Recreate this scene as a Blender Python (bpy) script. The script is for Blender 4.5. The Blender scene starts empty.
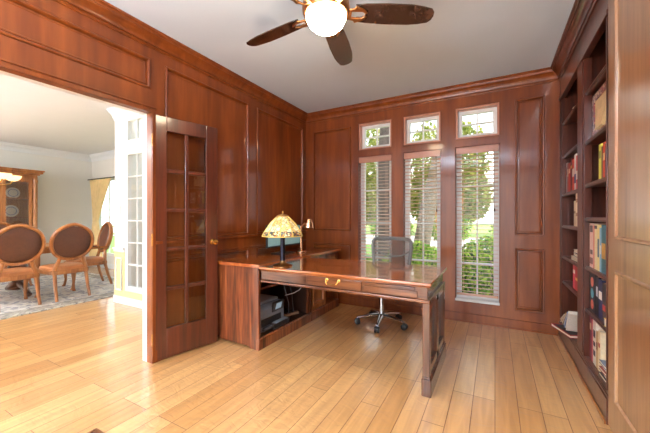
import bpy, bmesh, math, random
from mathutils import Vector, Matrix
random.seed(7)
SC = bpy.context.scene
C = bpy.context.collection
PI = math.pi
R = math.radians

# ------------------------------------------------------------------ materials
def lin(c):
    return tuple(((v/255)/12.92 if v/255 <= .04045 else ((v/255+.055)/1.055)**2.4) for v in c) + (1,)

def nodes_of(name):
    m = bpy.data.materials.new(name); m.use_nodes = True
    nt = m.node_tree
    return m, nt, nt.nodes['Principled BSDF']

def plain(name, col, rough=.5, metal=0, coat=0, noise=.06, scale=30, spec=.5, emit=0, alpha=1, bump=0):
    m, nt, b = nodes_of(name)
    tc = nt.nodes.new('ShaderNodeTexCoord')
    nz = nt.nodes.new('ShaderNodeTexNoise'); nz.inputs['Scale'].default_value = scale
    nz.inputs['Detail'].default_value = 4
    nt.links.new(tc.outputs['Object'], nz.inputs['Vector'])
    rp = nt.nodes.new('ShaderNodeValToRGB')
    c = lin(col)
    rp.color_ramp.elements[0].position = .3; rp.color_ramp.elements[1].position = .7
    rp.color_ramp.elements[0].color = tuple(v*(1-noise) for v in c[:3])+(1,)
    rp.color_ramp.elements[1].color = tuple(min(1, v*(1+noise)) for v in c[:3])+(1,)
    nt.links.new(nz.outputs['Fac'], rp.inputs['Fac'])
    nt.links.new(rp.outputs['Color'], b.inputs['Base Color'])
    b.inputs['Roughness'].default_value = rough
    b.inputs['Metallic'].default_value = metal
    b.inputs['Coat Weight'].default_value = coat
    b.inputs['Coat Roughness'].default_value = .08
    b.inputs['Specular IOR Level'].default_value = spec
    if emit:
        nt.links.new(rp.outputs['Color'], b.inputs['Emission Color'])
        b.inputs['Emission Strength'].default_value = emit
    if alpha < 1: b.inputs['Alpha'].default_value = alpha
    if bump:
        bp = nt.nodes.new('ShaderNodeBump'); bp.inputs['Strength'].default_value = bump
        bp.inputs['Distance'].default_value = .01
        nt.links.new(nz.outputs['Fac'], bp.inputs['Height']); nt.links.new(bp.outputs['Normal'], b.inputs['Normal'])
    return m

def wood(name, dark, mid, light, stretch=(9, 9, .7), rough=.3, coat=.4, seed=0.0, coatr=.12, spec=.5, cior=1.5):
    m, nt, b = nodes_of(name)
    L = nt.links.new
    tc = nt.nodes.new('ShaderNodeTexCoord')
    mp = nt.nodes.new('ShaderNodeMapping')
    mp.inputs['Scale'].default_value = stretch
    mp.inputs['Location'].default_value = (seed, seed*1.7, seed*.6)
    L(tc.outputs['Object'], mp.inputs['Vector'])
    n1 = nt.nodes.new('ShaderNodeTexNoise'); n1.inputs['Scale'].default_value = 1.0
    n1.inputs['Detail'].default_value = 5; n1.inputs['Distortion'].default_value = 1.2
    L(mp.outputs['Vector'], n1.inputs['Vector'])
    n2 = nt.nodes.new('ShaderNodeTexNoise'); n2.inputs['Scale'].default_value = 6.0
    n2.inputs['Detail'].default_value = 6
    L(mp.outputs['Vector'], n2.inputs['Vector'])
    mx = nt.nodes.new('ShaderNodeMath'); mx.operation = 'MULTIPLY_ADD'
    mx.inputs[1].default_value = .35
    L(n2.outputs['Fac'], mx.inputs[0])
    ml = nt.nodes.new('ShaderNodeMath'); ml.operation = 'MULTIPLY'; ml.inputs[1].default_value = .65
    L(n1.outputs['Fac'], ml.inputs[0]); L(ml.outputs[0], mx.inputs[2])
    rp = nt.nodes.new('ShaderNodeValToRGB')
    e = rp.color_ramp.elements
    e[0].position = .33; e[0].color = lin(dark); e[1].position = .68; e[1].color = lin(light)
    k = e.new(.5); k.color = lin(mid)
    L(mx.outputs[0], rp.inputs['Fac']); L(rp.outputs['Color'], b.inputs['Base Color'])
    b.inputs['Roughness'].default_value = rough
    b.inputs['Coat Weight'].default_value = coat; b.inputs['Coat Roughness'].default_value = coatr; b.inputs['Coat IOR'].default_value = cior
    b.inputs['Specular IOR Level'].default_value = spec
    bp = nt.nodes.new('ShaderNodeBump'); bp.inputs['Strength'].default_value = .05; bp.inputs['Distance'].default_value = .004
    L(n2.outputs['Fac'], bp.inputs['Height']); L(bp.outputs['Normal'], b.inputs['Normal'])
    return m

def floor_mat():
    m, nt, b = nodes_of('plank_floor'); L = nt.links.new
    tc = nt.nodes.new('ShaderNodeTexCoord')
    sp = nt.nodes.new('ShaderNodeSeparateXYZ'); L(tc.outputs['Object'], sp.inputs[0])
    cb = nt.nodes.new('ShaderNodeCombineXYZ'); L(sp.outputs['Y'], cb.inputs['X']); L(sp.outputs['X'], cb.inputs['Y'])
    br = nt.nodes.new('ShaderNodeTexBrick'); L(cb.outputs[0], br.inputs['Vector'])
    br.offset = .37; br.offset_frequency = 3; br.squash = 1
    for k, v in (('Scale', 1), ('Mortar Size', .0022), ('Mortar Smooth', .2), ('Bias', 0), ('Brick Width', 1.15), ('Row Height', .127)):
        br.inputs[k].default_value = v
    br.inputs['Color1'].default_value = lin((200, 147, 90)); br.inputs['Color2'].default_value = lin((221, 173, 116))
    br.inputs['Mortar'].default_value = lin((128, 82, 40))
    mp = nt.nodes.new('ShaderNodeMapping'); mp.inputs['Scale'].default_value = (14, 1.1, 1); L(tc.outputs['Object'], mp.inputs['Vector'])
    nz = nt.nodes.new('ShaderNodeTexNoise'); nz.inputs['Scale'].default_value = 1.6; nz.inputs['Detail'].default_value = 6; nz.inputs['Distortion'].default_value = .8
    L(mp.outputs[0], nz.inputs['Vector'])
    rp = nt.nodes.new('ShaderNodeValToRGB'); e = rp.color_ramp.elements
    e[0].position = .3; e[0].color = (.72, .68, .62, 1); e[1].position = .65; e[1].color = (1.06, 1.05, 1.03, 1)
    L(nz.outputs['Fac'], rp.inputs['Fac'])
    mu = nt.nodes.new('ShaderNodeMixRGB'); mu.blend_type = 'MULTIPLY'; mu.inputs['Fac'].default_value = .75
    L(br.outputs['Color'], mu.inputs['Color1']); L(rp.outputs['Color'], mu.inputs['Color2'])
    L(mu.outputs['Color'], b.inputs['Base Color'])
    b.inputs['Roughness'].default_value = .3
    b.inputs['Coat Weight'].default_value = 1; b.inputs['Coat Roughness'].default_value = .08; b.inputs['Coat IOR'].default_value = 1.65
    # hand scraped surface
    m2 = nt.nodes.new('ShaderNodeMapping'); m2.inputs['Scale'].default_value = (5, 9, 1); L(tc.outputs['Object'], m2.inputs['Vector'])
    wv = nt.nodes.new('ShaderNodeTexNoise'); wv.inputs['Scale'].default_value = 1.4; wv.inputs['Detail'].default_value = 2; wv.inputs['Distortion'].default_value = 1.5
    L(m2.outputs[0], wv.inputs['Vector'])
    b1 = nt.nodes.new('ShaderNodeBump'); b1.inputs['Strength'].default_value = .36; b1.inputs['Distance'].default_value = .012
    L(wv.outputs['Fac'], b1.inputs['Height'])
    b2 = nt.nodes.new('ShaderNodeBump'); b2.inputs['Strength'].default_value = .5; b2.inputs['Distance'].default_value = .003; b2.invert = True
    L(br.outputs['Fac'], b2.inputs['Height']); L(b1.outputs['Normal'], b2.inputs['Normal'])
    L(b2.outputs['Normal'], b.inputs['Normal']); L(b2.outputs['Normal'], b.inputs['Coat Normal'])
    return m

def glass_mat(name, refl=.10, tint=(1, 1, 1, 1), rough=.02):
    m = bpy.data.materials.new(name); m.use_nodes = True
    nt = m.node_tree; nt.nodes.clear(); L = nt.links.new
    o = nt.nodes.new('ShaderNodeOutputMaterial'); mx = nt.nodes.new('ShaderNodeMixShader')
    t = nt.nodes.new('ShaderNodeBsdfTransparent'); t.inputs['Color'].default_value = tint
    g = nt.nodes.new('ShaderNodeBsdfGlossy'); g.inputs['Roughness'].default_value = rough
    fr = nt.nodes.new('ShaderNodeFresnel'); fr.inputs['IOR'].default_value = 1.45
    ad = nt.nodes.new('ShaderNodeMath'); ad.operation = 'MULTIPLY_ADD'; ad.inputs[1].default_value = 1.0; ad.inputs[2].default_value = refl
    L(fr.outputs[0], ad.inputs[0])
    ge = nt.nodes.new('ShaderNodeNewGeometry'); iv = nt.nodes.new('ShaderNodeMath'); iv.operation = 'SUBTRACT'; iv.inputs[0].default_value = 1
    L(ge.outputs['Backfacing'], iv.inputs[1])
    fm = nt.nodes.new('ShaderNodeMath'); fm.operation = 'MULTIPLY'; L(ad.outputs[0], fm.inputs[0]); L(iv.outputs[0], fm.inputs[1])
    L(fm.outputs[0], mx.inputs['Fac'])
    L(t.outputs[0], mx.inputs[1]); L(g.outputs[0], mx.inputs[2]); L(mx.outputs[0], o.inputs['Surface'])
    return m

def leaf_mat(name, cols, trans=.35):
    m, nt, b = nodes_of(name); L = nt.links.new
    ge = nt.nodes.new('ShaderNodeNewGeometry')
    rp = nt.nodes.new('ShaderNodeValToRGB'); e = rp.color_ramp.elements
    e[0].color = lin(cols[0]); e[1].color = lin(cols[-1])
    for i, c in enumerate(cols[1:-1]):
        k = e.new((i+1)/(len(cols)-1)); k.color = lin(c)
    L(ge.outputs['Random Per Island'], rp.inputs['Fac']); L(rp.outputs['Color'], b.inputs['Base Color'])
    b.inputs['Roughness'].default_value = .55
    tr = nt.nodes.new('ShaderNodeBsdfTranslucent'); L(rp.outputs['Color'], tr.inputs['Color'])
    mx = nt.nodes.new('ShaderNodeMixShader'); mx.inputs['Fac'].default_value = trans
    out = nt.nodes['Material Output']
    L(b.outputs[0], mx.inputs[1]); L(tr.outputs[0], mx.inputs[2]); L(mx.outputs[0], out.inputs['Surface'])
    return m

def voronoi_mat(name, cols, scale, lead, emit=0, rough=.3, edge=.06):
    m, nt, b = nodes_of(name); L = nt.links.new
    tc = nt.nodes.new('ShaderNodeTexCoord')
    vo = nt.nodes.new('ShaderNodeTexVoronoi'); vo.inputs['Scale'].default_value = scale; L(tc.outputs['Object'], vo.inputs['Vector'])
    ve = nt.nodes.new('ShaderNodeTexVoronoi'); ve.feature = 'DISTANCE_TO_EDGE'; ve.inputs['Scale'].default_value = scale; L(tc.outputs['Object'], ve.inputs['Vector'])
    sp = nt.nodes.new('ShaderNodeSeparateColor'); L(vo.outputs['Color'], sp.inputs[0])
    rp = nt.nodes.new('ShaderNodeValToRGB'); rp.color_ramp.interpolation = 'CONSTANT'; e = rp.color_ramp.elements
    e[0].color = lin(cols[0]); e[1].color = lin(cols[-1]); e[1].position = 1-1/len(cols)
    for i, c in enumerate(cols[1:-1]):
        k = e.new((i+1)/len(cols)); k.color = lin(c)
    L(sp.outputs[0], rp.inputs['Fac'])
    gt = nt.nodes.new('ShaderNodeMath'); gt.operation = 'LESS_THAN'; gt.inputs[1].default_value = edge
    L(ve.outputs['Distance'], gt.inputs[0])
    mx = nt.nodes.new('ShaderNodeMixRGB'); mx.inputs['Color2'].default_value = lin(lead)
    L(gt.outputs[0], mx.inputs['Fac']); L(rp.outputs['Color'], mx.inputs['Color1'])
    L(mx.outputs['Color'], b.inputs['Base Color'])
    b.inputs['Roughness'].default_value = rough
    if emit:
        L(mx.outputs['Color'], b.inputs['Emission Color']); b.inputs['Emission Strength'].default_value = emit
    return m

W = {}
W['wall'] = wood('panel_wood', (100, 45, 13), (122, 58, 18), (144, 75, 27), (4, 4, .4), .4, .35, 0, .09, .3)
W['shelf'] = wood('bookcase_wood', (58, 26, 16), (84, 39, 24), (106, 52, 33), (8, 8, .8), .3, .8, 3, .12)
W['door'] = wood('door_wood', (60, 24, 14), (84, 36, 20), (106, 48, 27), (8, 8, .6), .3, .5, 5, .1)
W['cabdoor'] = wood('glare_pale_cabinet_wood', (130, 86, 52), (156, 110, 70), (176, 130, 86), (7, 7, .6), .28, 1, 8, .2, .8, 1.7)  # wood paled so its colour carries the window glare on the door
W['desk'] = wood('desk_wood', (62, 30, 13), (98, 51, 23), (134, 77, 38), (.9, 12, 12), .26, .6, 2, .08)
W['desktop'] = wood('desk_top_wood_reflect', (128, 62, 22), (162, 86, 32), (188, 110, 46), (.8, 9, 9), .2, 1, 4, .06, .6, 1.8)  # made more orange, with the wall's reflection put into the wood colour
W['deskleg'] = wood('desk_leg_wood', (64, 33, 16), (94, 53, 27), (124, 75, 41), (12, 12, .9), .26, .6, 2.5, .08)
W['cab'] = wood('cabinet_wood', (52, 22, 12), (118, 58, 28), (170, 96, 50), (10, 10, .8), .3, .5, 11, .1)
W['cabtop'] = wood('cabinet_top_wood', (136, 64, 26), (168, 86, 34), (190, 108, 48), (9, .8, 9), .22, 1, 12, .08)
W['cabshade'] = wood('cabinet_wood_shaded', (40, 22, 14), (56, 30, 18), (70, 40, 24), (8, 8, .8), .5, .1, 13)  # cabinet wood darkened to put the bay's inner shade into the colour
W['oak'] = wood('oak_wood', (128, 74, 34), (166, 102, 50), (190, 126, 68), (10, 10, 1.2), .35, .4, 14)
W['blade'] = wood('fan_blade_wood', (34, 22, 18), (62, 40, 30), (88, 60, 46), (5, 5, 5), .25, .8, 15)
FLOOR = floor_mat()
CEIL = plain('ceiling_paint', (208, 222, 236), .9, noise=.01, scale=4)
WHITE = plain('white_trim_paint', (226, 228, 228), .45, noise=.01)
CREAMW = plain('cream_wall_paint', (226, 224, 218), .8, noise=.015, scale=3)
YELLOWW = plain('yellow_wainscot_paint', (226, 208, 150), .7, noise=.02, scale=3)
BRASS = plain('polished_brass', (214, 164, 84), .2, 1, noise=.05)
ROSEBRASS = plain('pale_brass', (226, 178, 140), .22, 1, noise=.05)
FANMETAL = plain('brushed_gold_bronze', (186, 134, 88), .34, 1, noise=.08)
CHROME = plain('chrome', (206, 208, 212), .12, 1, noise=.02)
BLACK = plain('black_plastic', (24, 24, 26), .42, noise=.1)
DARKG = plain('dark_grey_plastic', (70, 72, 74), .45, noise=.08)
GREY = plain('grey_plastic', (116, 122, 128), .4, noise=.05)
LGREY = plain('light_grey_plastic', (170, 176, 180), .4, noise=.04)
GLASS = glass_mat('window_glass', .0)
DGLASS = glass_mat('door_glass', .08, (.93, .93, .92, 1))
BLINDM = wood('blind_slat_wood', (196, 150, 126), (214, 172, 148), (226, 190, 168), (1, 8, 8), .45, .15, 21)
VALANCE = wood('blind_valance_wood', (150, 98, 76), (172, 116, 92), (188, 132, 106), (1, 8, 8), .45, .2, 22)
LINER = wood('window_liner_wood_lit', (176, 112, 90), (194, 132, 108), (206, 148, 124), (8, 8, .8), .4, .3, 23)  # wood paled to pink for the light reflecting on the liners

# ------------------------------------------------------------------ mesh builder
ORG = {}
class MB:
    def __init__(s): s.v = []; s.f = []; s.mi = []; s.cur = 0
    def add(s, vs, fs):
        n = len(s.v); s.v += [tuple(v) for v in vs]; s.f += [tuple(i+n for i in f) for f in fs]; s.mi += [s.cur]*len(fs); return s
    def box(s, x0, x1, y0, y1, z0, z1):
        x0, x1 = sorted((x0, x1)); y0, y1 = sorted((y0, y1)); z0, z1 = sorted((z0, z1))
        return s.add([(x0,y0,z0),(x1,y0,z0),(x1,y1,z0),(x0,y1,z0),(x0,y0,z1),(x1,y0,z1),(x1,y1,z1),(x0,y1,z1)],
                     [(3,2,1,0),(4,5,6,7),(0,1,5,4),(1,2,6,5),(2,3,7,6),(3,0,4,7)])
    def obox(s, c, ax, ay, az):     # oriented box: centre and half axis vectors
        c, ax, ay, az = map(Vector, (c, ax, ay, az)); vs = []
        for dz in (-1, 1):
            for dx, dy in ((-1,-1),(1,-1),(1,1),(-1,1)): vs.append(c+ax*dx+ay*dy+az*dz)
        return s.add(vs, [(3,2,1,0),(4,5,6,7),(0,1,5,4),(1,2,6,5),(2,3,7,6),(3,0,4,7)])
    def lathe(s, prof, c=(0,0,0), n=24, axis='z', cap=True, phase=0):
        vs = []; fs = []; c = Vector(c)
        for r, h in prof:
            for i in range(n):
                a = 2*PI*i/n+phase; p = (r*math.cos(a), r*math.sin(a), h)
                if axis == 'x': p = (p[2], p[0], p[1])
                if axis == 'y': p = (p[1], p[2], p[0])
                vs.append(c+Vector(p))
        for j in range(len(prof)-1):
            for i in range(n):
                k = (i+1) % n
                fs.append((j*n+i, j*n+k, (j+1)*n+k, (j+1)*n+i))
        if cap:
            fs.append(tuple(range(n))[::-1]); fs.append(tuple((len(prof)-1)*n+i for i in range(n)))
        return s.add(vs, fs)
    def tube(s, pts, r, n=10, closed=False, flat=1.0):
        pts = [Vector(p) for p in pts]; m = len(pts); vs = []; fs = []
        rr = r if isinstance(r, (list, tuple)) else [r]*m
        up = Vector((0, 0, 1)); prev = None
        for i, p in enumerate(pts):
            if closed: t = pts[(i+1) % m]-pts[(i-1) % m]
            else: t = pts[min(i+1, m-1)]-pts[max(i-1, 0)]
            t.normalize()
            if prev is None:
                a = up if abs(t.dot(up)) < .9 else Vector((1, 0, 0))
                u = t.cross(a).normalized()
            else:
                u = prev-t*prev.dot(t)
                u = u.normalized() if u.length > 1e-6 else t.orthogonal().normalized()
            w = t.cross(u); prev = u
            for k in range(n):
                a = 2*PI*k/n
                vs.append(p+u*math.cos(a)*rr[i]+w*math.sin(a)*rr[i]*flat)
        q = m if closed else m-1
        for i in range(q):
            j = (i+1) % m
            for k in range(n):
                l = (k+1) % n
                fs.append((i*n+k, i*n+l, j*n+l, j*n+k))
        if not closed:
            fs.append(tuple(range(n))[::-1]); fs.append(tuple((m-1)*n+k for k in range(n)))
        return s.add(vs, fs)
    def prism(s, poly, mapf, t0, t1):     # polygon (a,b) extruded along t; mapf(a,b,t)->xyz
        n = len(poly)
        vs = [mapf(a, b, t0) for a, b in poly]+[mapf(a, b, t1) for a, b in poly]
        fs = [tuple(range(n))[::-1], tuple(range(n, 2*n))]+[(i, (i+1) % n, n+(i+1) % n, n+i) for i in range(n)]
        return s.add(vs, fs)
    def ellipsoid(s, c, rx, ry, rz, n=20, m=12, p=1.0):
        vs = []; fs = []
        def pw(v): return math.copysign(abs(v)**p, v)
        for j in range(m+1):
            th = -PI/2+PI*j/m
            for i in range(n):
                a = 2*PI*i/n
                vs.append((c[0]+rx*pw(math.cos(th))*pw(math.cos(a)), c[1]+ry*pw(math.cos(th))*pw(math.sin(a)), c[2]+rz*pw(math.sin(th))))
        for j in range(m):
            for i in range(n):
                k = (i+1) % n; fs.append((j*n+i, j*n+k, (j+1)*n+k, (j+1)*n+i))
        return s.add(vs, fs)

def children_origin(p):
    while p is not None:
        if p.name in ORG: return ORG[p.name]
        p = p.parent
    return Vector((0, 0, 0))

def build(name, mb, mat, parent=None, bevel=0, world=True, smooth=True, ang=35, weld=True):
    org = children_origin(parent) if world else Vector((0, 0, 0))
    me = bpy.data.meshes.new(name)
    me.from_pydata([Vector(v)-org for v in mb.v], [], mb.f)
    mats = mat if isinstance(mat, (list, tuple)) else [mat]
    for k in mats: me.materials.append(k)
    if len(mats) > 1: me.polygons.foreach_set('material_index', mb.mi)
    if weld:
        bm = bmesh.new(); bm.from_mesh(me)
        bmesh.ops.remove_doubles(bm, verts=bm.verts, dist=1e-6)
        bmesh.ops.recalc_face_normals(bm, faces=bm.faces)
        bm.to_mesh(me); bm.free()
    o = bpy.data.objects.new(name, me); C.objects.link(o)
    if parent is not None: o.parent = parent
    if smooth:
        me.shade_smooth(); me.set_sharp_from_angle(angle=R(ang))
    if bevel:
        b = o.modifiers.new('bevel', 'BEVEL'); b.width = bevel; b.segments = 2; b.limit_method = 'ANGLE'; b.angle_limit = R(40)
        b.harden_normals = False
    return o

def thing(name, label, cat, loc=(0,0,0), rotz=0, group=None):
    o = bpy.data.objects.new(name, None); C.objects.link(o)
    o.location = loc; o.rotation_euler = (0, 0, rotz); o.empty_display_size = .1
    o['label'] = label; o['category'] = cat
    if group: o['group'] = group
    ORG[o.name] = Vector(loc)
    return o

def tag(o, label, cat, group=None, kind=None):
    o['label'] = label; o['category'] = cat
    if group: o['group'] = group
    if kind: o['kind'] = kind
    return o

def struct(name, mb, mat, parent=None, bevel=0, **k):
    o = build(name, mb, mat, parent, bevel, **k)
    if parent is None: o['kind'] = 'structure'
    return o

def copy_tree(o, parent=None):
    c = o.copy(); C.objects.link(c)
    if parent is not None: c.parent = parent
    for ch in list(o.children): copy_tree(ch, c)
    return c

# ------------------------------------------------------------------ dimensions
LX, WY, RX, CZ = -2.46, 3.88, .575, 2.70      # left wall, window wall, bookcase face, ceiling
DX, DY, PX, PY = -8.7, 3.9, -4.72, 2.40

# ------------------------------------------------------------------ panelled walls
def panel_wall(mb, mapf, u0, u1, z0, z1, holes, panels, reveal):
    us = sorted({u0, u1, *[v for h in holes+panels for v in h[:2]]}); us = [u for u in us if u0 <= u <= u1]
    zs = sorted({z0, z1, *[v for h in holes+panels for v in h[2:4]]})
    def inside(u, z, r): return r[0] < u < r[1] and r[2] < z < r[3]
    for i in range(len(us)-1):
        for j in range(len(zs)-1):
            cu, cz = (us[i]+us[i+1])/2, (zs[j]+zs[j+1])/2
            if any(inside(cu, cz, h) for h in holes) or any(inside(cu, cz, p) for p in panels): continue
            mb.add([mapf(us[i], zs[j], 0), mapf(us[i+1], zs[j], 0), mapf(us[i+1], zs[j+1], 0), mapf(us[i], zs[j+1], 0)], [(0, 1, 2, 3)])
    prof = [(0, 0), (.0005, -.007), (.004, -.007), (.0045, .006), (.010, .011), (.018, .010), (.024, .003), (.027, -.009), (.028, -.018), (.033, -.018), (.034, -.012), (.044, -.010), (.048, -.013), (.050, -.013)]
    for (a, b, c, d) in panels:
        rings = [[(a+o, c+o, h), (b-o, c+o, h), (b-o, d-o, h), (a+o, d-o, h)] for o, h in prof]
        vs = [mapf(*p) for r in rings for p in r]; fs = []
        for k in range(len(prof)-1):
            for q in range(4):
                w = (q+1) % 4; fs.append((k*4+q, k*4+w, k*4+4+w, k*4+4+q))
        n = (len(prof)-1)*4; fs.append((n, n+1, n+2, n+3))
        mb.add(vs, fs)
    for (a, b, c, d) in holes:
        for (p, q) in (((a, c), (a, d)), ((a, d), (b, d)), ((b, d), (b, c)))+((((b, c), (a, c)),) if c > z0 else ()):
            mb.add([mapf(p[0], p[1], 0), mapf(q[0], q[1], 0), mapf(q[0], q[1], -reveal), mapf(p[0], p[1], -reveal)], [(0, 1, 2, 3)])

OP0, OP1, OPZ = .37, 1.53, 2.055
mb = MB()
panel_wall(mb, lambda u, z, h: (LX+h, u, z), -2.4, WY, 0, CZ,
           [(OP0, OP1, 0, OPZ)],
           [(.36, 1.523, 2.238, 2.49), (1.645, 2.666, 1.0, 2.49), (2.80, 3.805, 1.0, 2.49),
            (1.645, 2.666, .2, .845), (2.80, 3.805, .2, .845),
            (-2.2, .22, 1.0, 2.49), (-2.2, .22, .2, .845)], .065)
struct('wall_left', mb, W['wall'])
# casing round the opening on the office side, white jamb lining behind it
mb = MB()
mb.box(LX, LX+.012, OP0-.03, OP1+.03, OPZ, OPZ+.03)
mb.box(LX, LX+.012, OP1, OP1+.03, 0, OPZ); mb.box(LX, LX+.012, OP0-.03, OP0, 0, OPZ)
mb.box(LX, LX+.02, OP0-.03, OP1+.03, OPZ+.03, OPZ+.042)
struct('trim_1', mb, W['wall'], bevel=.003)
mb = MB()
mb.box(-2.575, LX-.065, OP1, OP1+.05, 0, OPZ); mb.box(-2.575, LX-.065, OP0-.05, OP0, 0, OPZ)
mb.box(-2.575, LX-.065, OP0-.05, OP1+.05, OPZ, OPZ+.05)
mb.box(-2.585, -2.575, OP1, OP1+.08, 0, OPZ+.08); mb.box(-2.585, -2.575, OP0-.08, OP0, 0, OPZ+.08); mb.box(-2.585, -2.575, OP0, OP1, OPZ, OPZ+.08)
struct('trim_2', mb, WHITE, bevel=.002)
# chair rail line on left wall
# window wall
WX = [(-1.618, -1.162), (-1.009, -.566), (-.402, .041)]
holes = [(a, b, .245, 2.005) for a, b in WX]+[(a, b, 2.10, 2.457) for a, b in WX]
mb = MB()
panel_wall(mb, lambda u, z, h: (u, WY-h, z), LX, .95, 0, CZ, holes,
           [(.183, .451, 1.0, 2.46), (.183, .451, .2, .87), (-2.335, -1.728, 1.0, 2.44), (-2.335, -1.728, .2, .83)], .12)
struct('wall_far', mb, W['wall'])
# outer skin of the window wall
mb = MB()
panel_wall(mb, lambda u, z, h: (u, WY+.20-h, z), LX-.1, 1.1, -.4, CZ+.3, holes, [], -.08)
struct('wall_outside', mb, plain('outside_brick_paint', (196, 170, 150), .8))
# slim casing bead around each window opening
mb = MB()
for a, b, c, d in holes:
    w = .012
    mb.box(a-w, a, WY-.008, WY, c-w, d+w); mb.box(b, b+w, WY-.008, WY, c-w, d+w)
    mb.box(a, b, WY-.008, WY, d, d+w); mb.box(a, b, WY-.008, WY, c-w, c)
struct('trim_3', mb, W['wall'], bevel=.002)

# base line on walls
mb = MB()
mb.box(LX, .56, WY-.012, WY, 0, .10); mb.box(LX, .56, WY-.02, WY, 0, .018)
struct('baseboard_far', mb, W['wall'], bevel=.003)
mb = MB(); mb.box(LX, LX+.012, 1.56, WY-.012, 0, .10)
struct('baseboard_left', mb, W['wall'], bevel=.003)
mb = MB(); mb.box(LX+.0, LX+.022, 1.56, WY, .975, 1.0)
mb.box(LX+.0, LX+.010, 1.56, WY, .86, .872)
struct('trim_4', mb, W['wall'], bevel=.006)

# crown: swept profile
CP = [(0, -.122), (.010, -.122), (.014, -.112), (.010, -.104), (.010, -.098), (.022, -.098), (.024, -.086), (.032, -.068), (.048, -.050), (.064, -.040), (.066, -.034), (.074, -.034), (.076, -.024), (.082, -.018), (.090, -.016), (.090, 0), (0, 0)]
mb = MB()
mb.prism(CP, lambda a, b, t: (LX+a, t, CZ+b), -2.4, WY)
struct('trim_5', mb, W['wall'], ang=25)
mb = MB(); mb.prism(CP, lambda a, b, t: (t, WY-a, CZ+b), LX, .6)
struct('trim_6', mb, W['wall'], ang=25)
mb = MB(); mb.prism(CP, lambda a, b, t: (RX-a, t, CZ+b), .6, WY)
struct('trim_7', mb, W['shelf'], ang=25)

# floor, ceilings, other walls
mb = MB(); mb.box(-9.2, 1.2, -4, 4.08, -.1, 0)
struct('floor', mb, FLOOR)
mb = MB(); mb.box(LX-.05, 1.1, -2.4, WY+.2, CZ, CZ+.1)
struct('ceiling', mb, CEIL)
mb = MB(); mb.box(-9.0, PX+.1, -4, 4.1, CZ, CZ+.1); mb.box(PX+.1, LX-.1, -4, PY+.1, CZ, CZ+.1)
struct('ceiling_dining', mb, plain('dining_ceiling_paint', (226, 228, 230), .9, noise=.01, scale=4))
mb = MB(); mb.box(.92, 1.05, -2.4, WY, 0, CZ)
struct('wall_right', mb, W['wall'])
BACKOPEN = (-2.2, .7, 0.0, 2.45)
mb = MB()
panel_wall(mb, lambda u, z, h: (u, -2.4, z), LX, .95, 0, CZ, [BACKOPEN], [], .1)
struct('wall_back', mb, W['wall'])

# ------------------------------------------------------------------ dining and entry side
DX, DY, PX, PY = -8.7, 3.9, -4.72, 2.40
mb = MB(); mb.box(DX-.1, DX, -4, DY+.1, 0, CZ); struct('wall_dining_left', mb, CREAMW)
dh = [(-8.45, -7.55, .3, 2.1), (-7.2, -6.3, .3, 2.1), (-6.1, -5.2, .3, 2.1)]
mb = MB(); panel_wall(mb, lambda u, z, h: (u, DY-h, z), DX, PX, 0, CZ, dh, [], .1)
struct('wall_dining_far', mb, CREAMW)
mb = MB(); mb.box(PX, PX+.1, PY+.004, DY, 0, CZ); struct('wall_entry_side', mb, CREAMW)
eh = [(-4.45, -3.95, .20, 2.10), (-4.45, -3.95, 2.20, 2.56), (-3.75, -2.8, 0.02, 2.10)]
mb = MB(); panel_wall(mb, lambda u, z, h: (u, PY-h, z), PX, -2.60, 0, CZ, eh, [], .1)
struct('wall_entry', mb, CREAMW)
# entry wall outside door leaf (not in view, closes the doorway)
mb = MB(); mb.box(-3.75, -2.8, PY+.03, PY+.07, .02, 2.10); struct('door_1', mb, WHITE)
# outer face of office wall toward dining
mb = MB()
panel_wall(mb, lambda u, z, h: (-2.575-h, u, z), -4, PY, 0, CZ, [(OP0-.05, OP1+.05, 0, OPZ+.05)], [], .0)
struct('wall_dining_right', mb, CREAMW)
# yellow wainscot with white rail, frame and base on the entry wall
mb = MB(); mb.box(PX, -4.47, PY-.006, PY, .09, .745); mb.box(-4.47, -2.62, PY-.006, PY, .09, .185); struct('wall_wainscot', mb, YELLOWW)
mb = MB()
mb.box(PX-.01, -4.465, PY-.03, PY, .745, .775); mb.box(PX-.005, -4.465, PY-.018, PY, .715, .745)
a, b, c, d, w = -4.68, -4.52, .18, .64, .022
mb.box(a, a+w, PY-.018, PY, c, d); mb.box(b-w, b, PY-.018, PY, c, d); mb.box(a, b, PY-.018, PY, c, c+w); mb.box(a, b, PY-.018, PY, d-w, d)
struct('trim_8', mb, WHITE, bevel=.003)
mb = MB(); mb.box(PX-.012, -2.62, PY-.016, PY, 0, .10); mb.box(PX-.012, PX, PY, DY, 0, .1)
struct('baseboard_entry', mb, WHITE, bevel=.003)
mb = MB(); mb.box(DX, PX, DY-.016, DY, 0, .11); mb.box(DX, DX+.016, -4, DY, 0, .11)
struct('baseboard_dining', mb, WHITE, bevel=.003)
mb = MB()
mb.prism(CP, lambda a, b, t: (DX+a*1.2, t, CZ+b*1.2), -4, DY)
mb.prism(CP, lambda a, b, t: (t, DY-a*1.2, CZ+b*1.2), DX, PX)
mb.prism(CP, lambda a, b, t: (t, PY-a*1.2, CZ+b*1.2), PX, -2.62)
mb.prism(CP, lambda a, b, t: (PX-a*.5, t, CZ+b), PY, DY)
struct('trim_9', mb, WHITE, ang=25)

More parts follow.
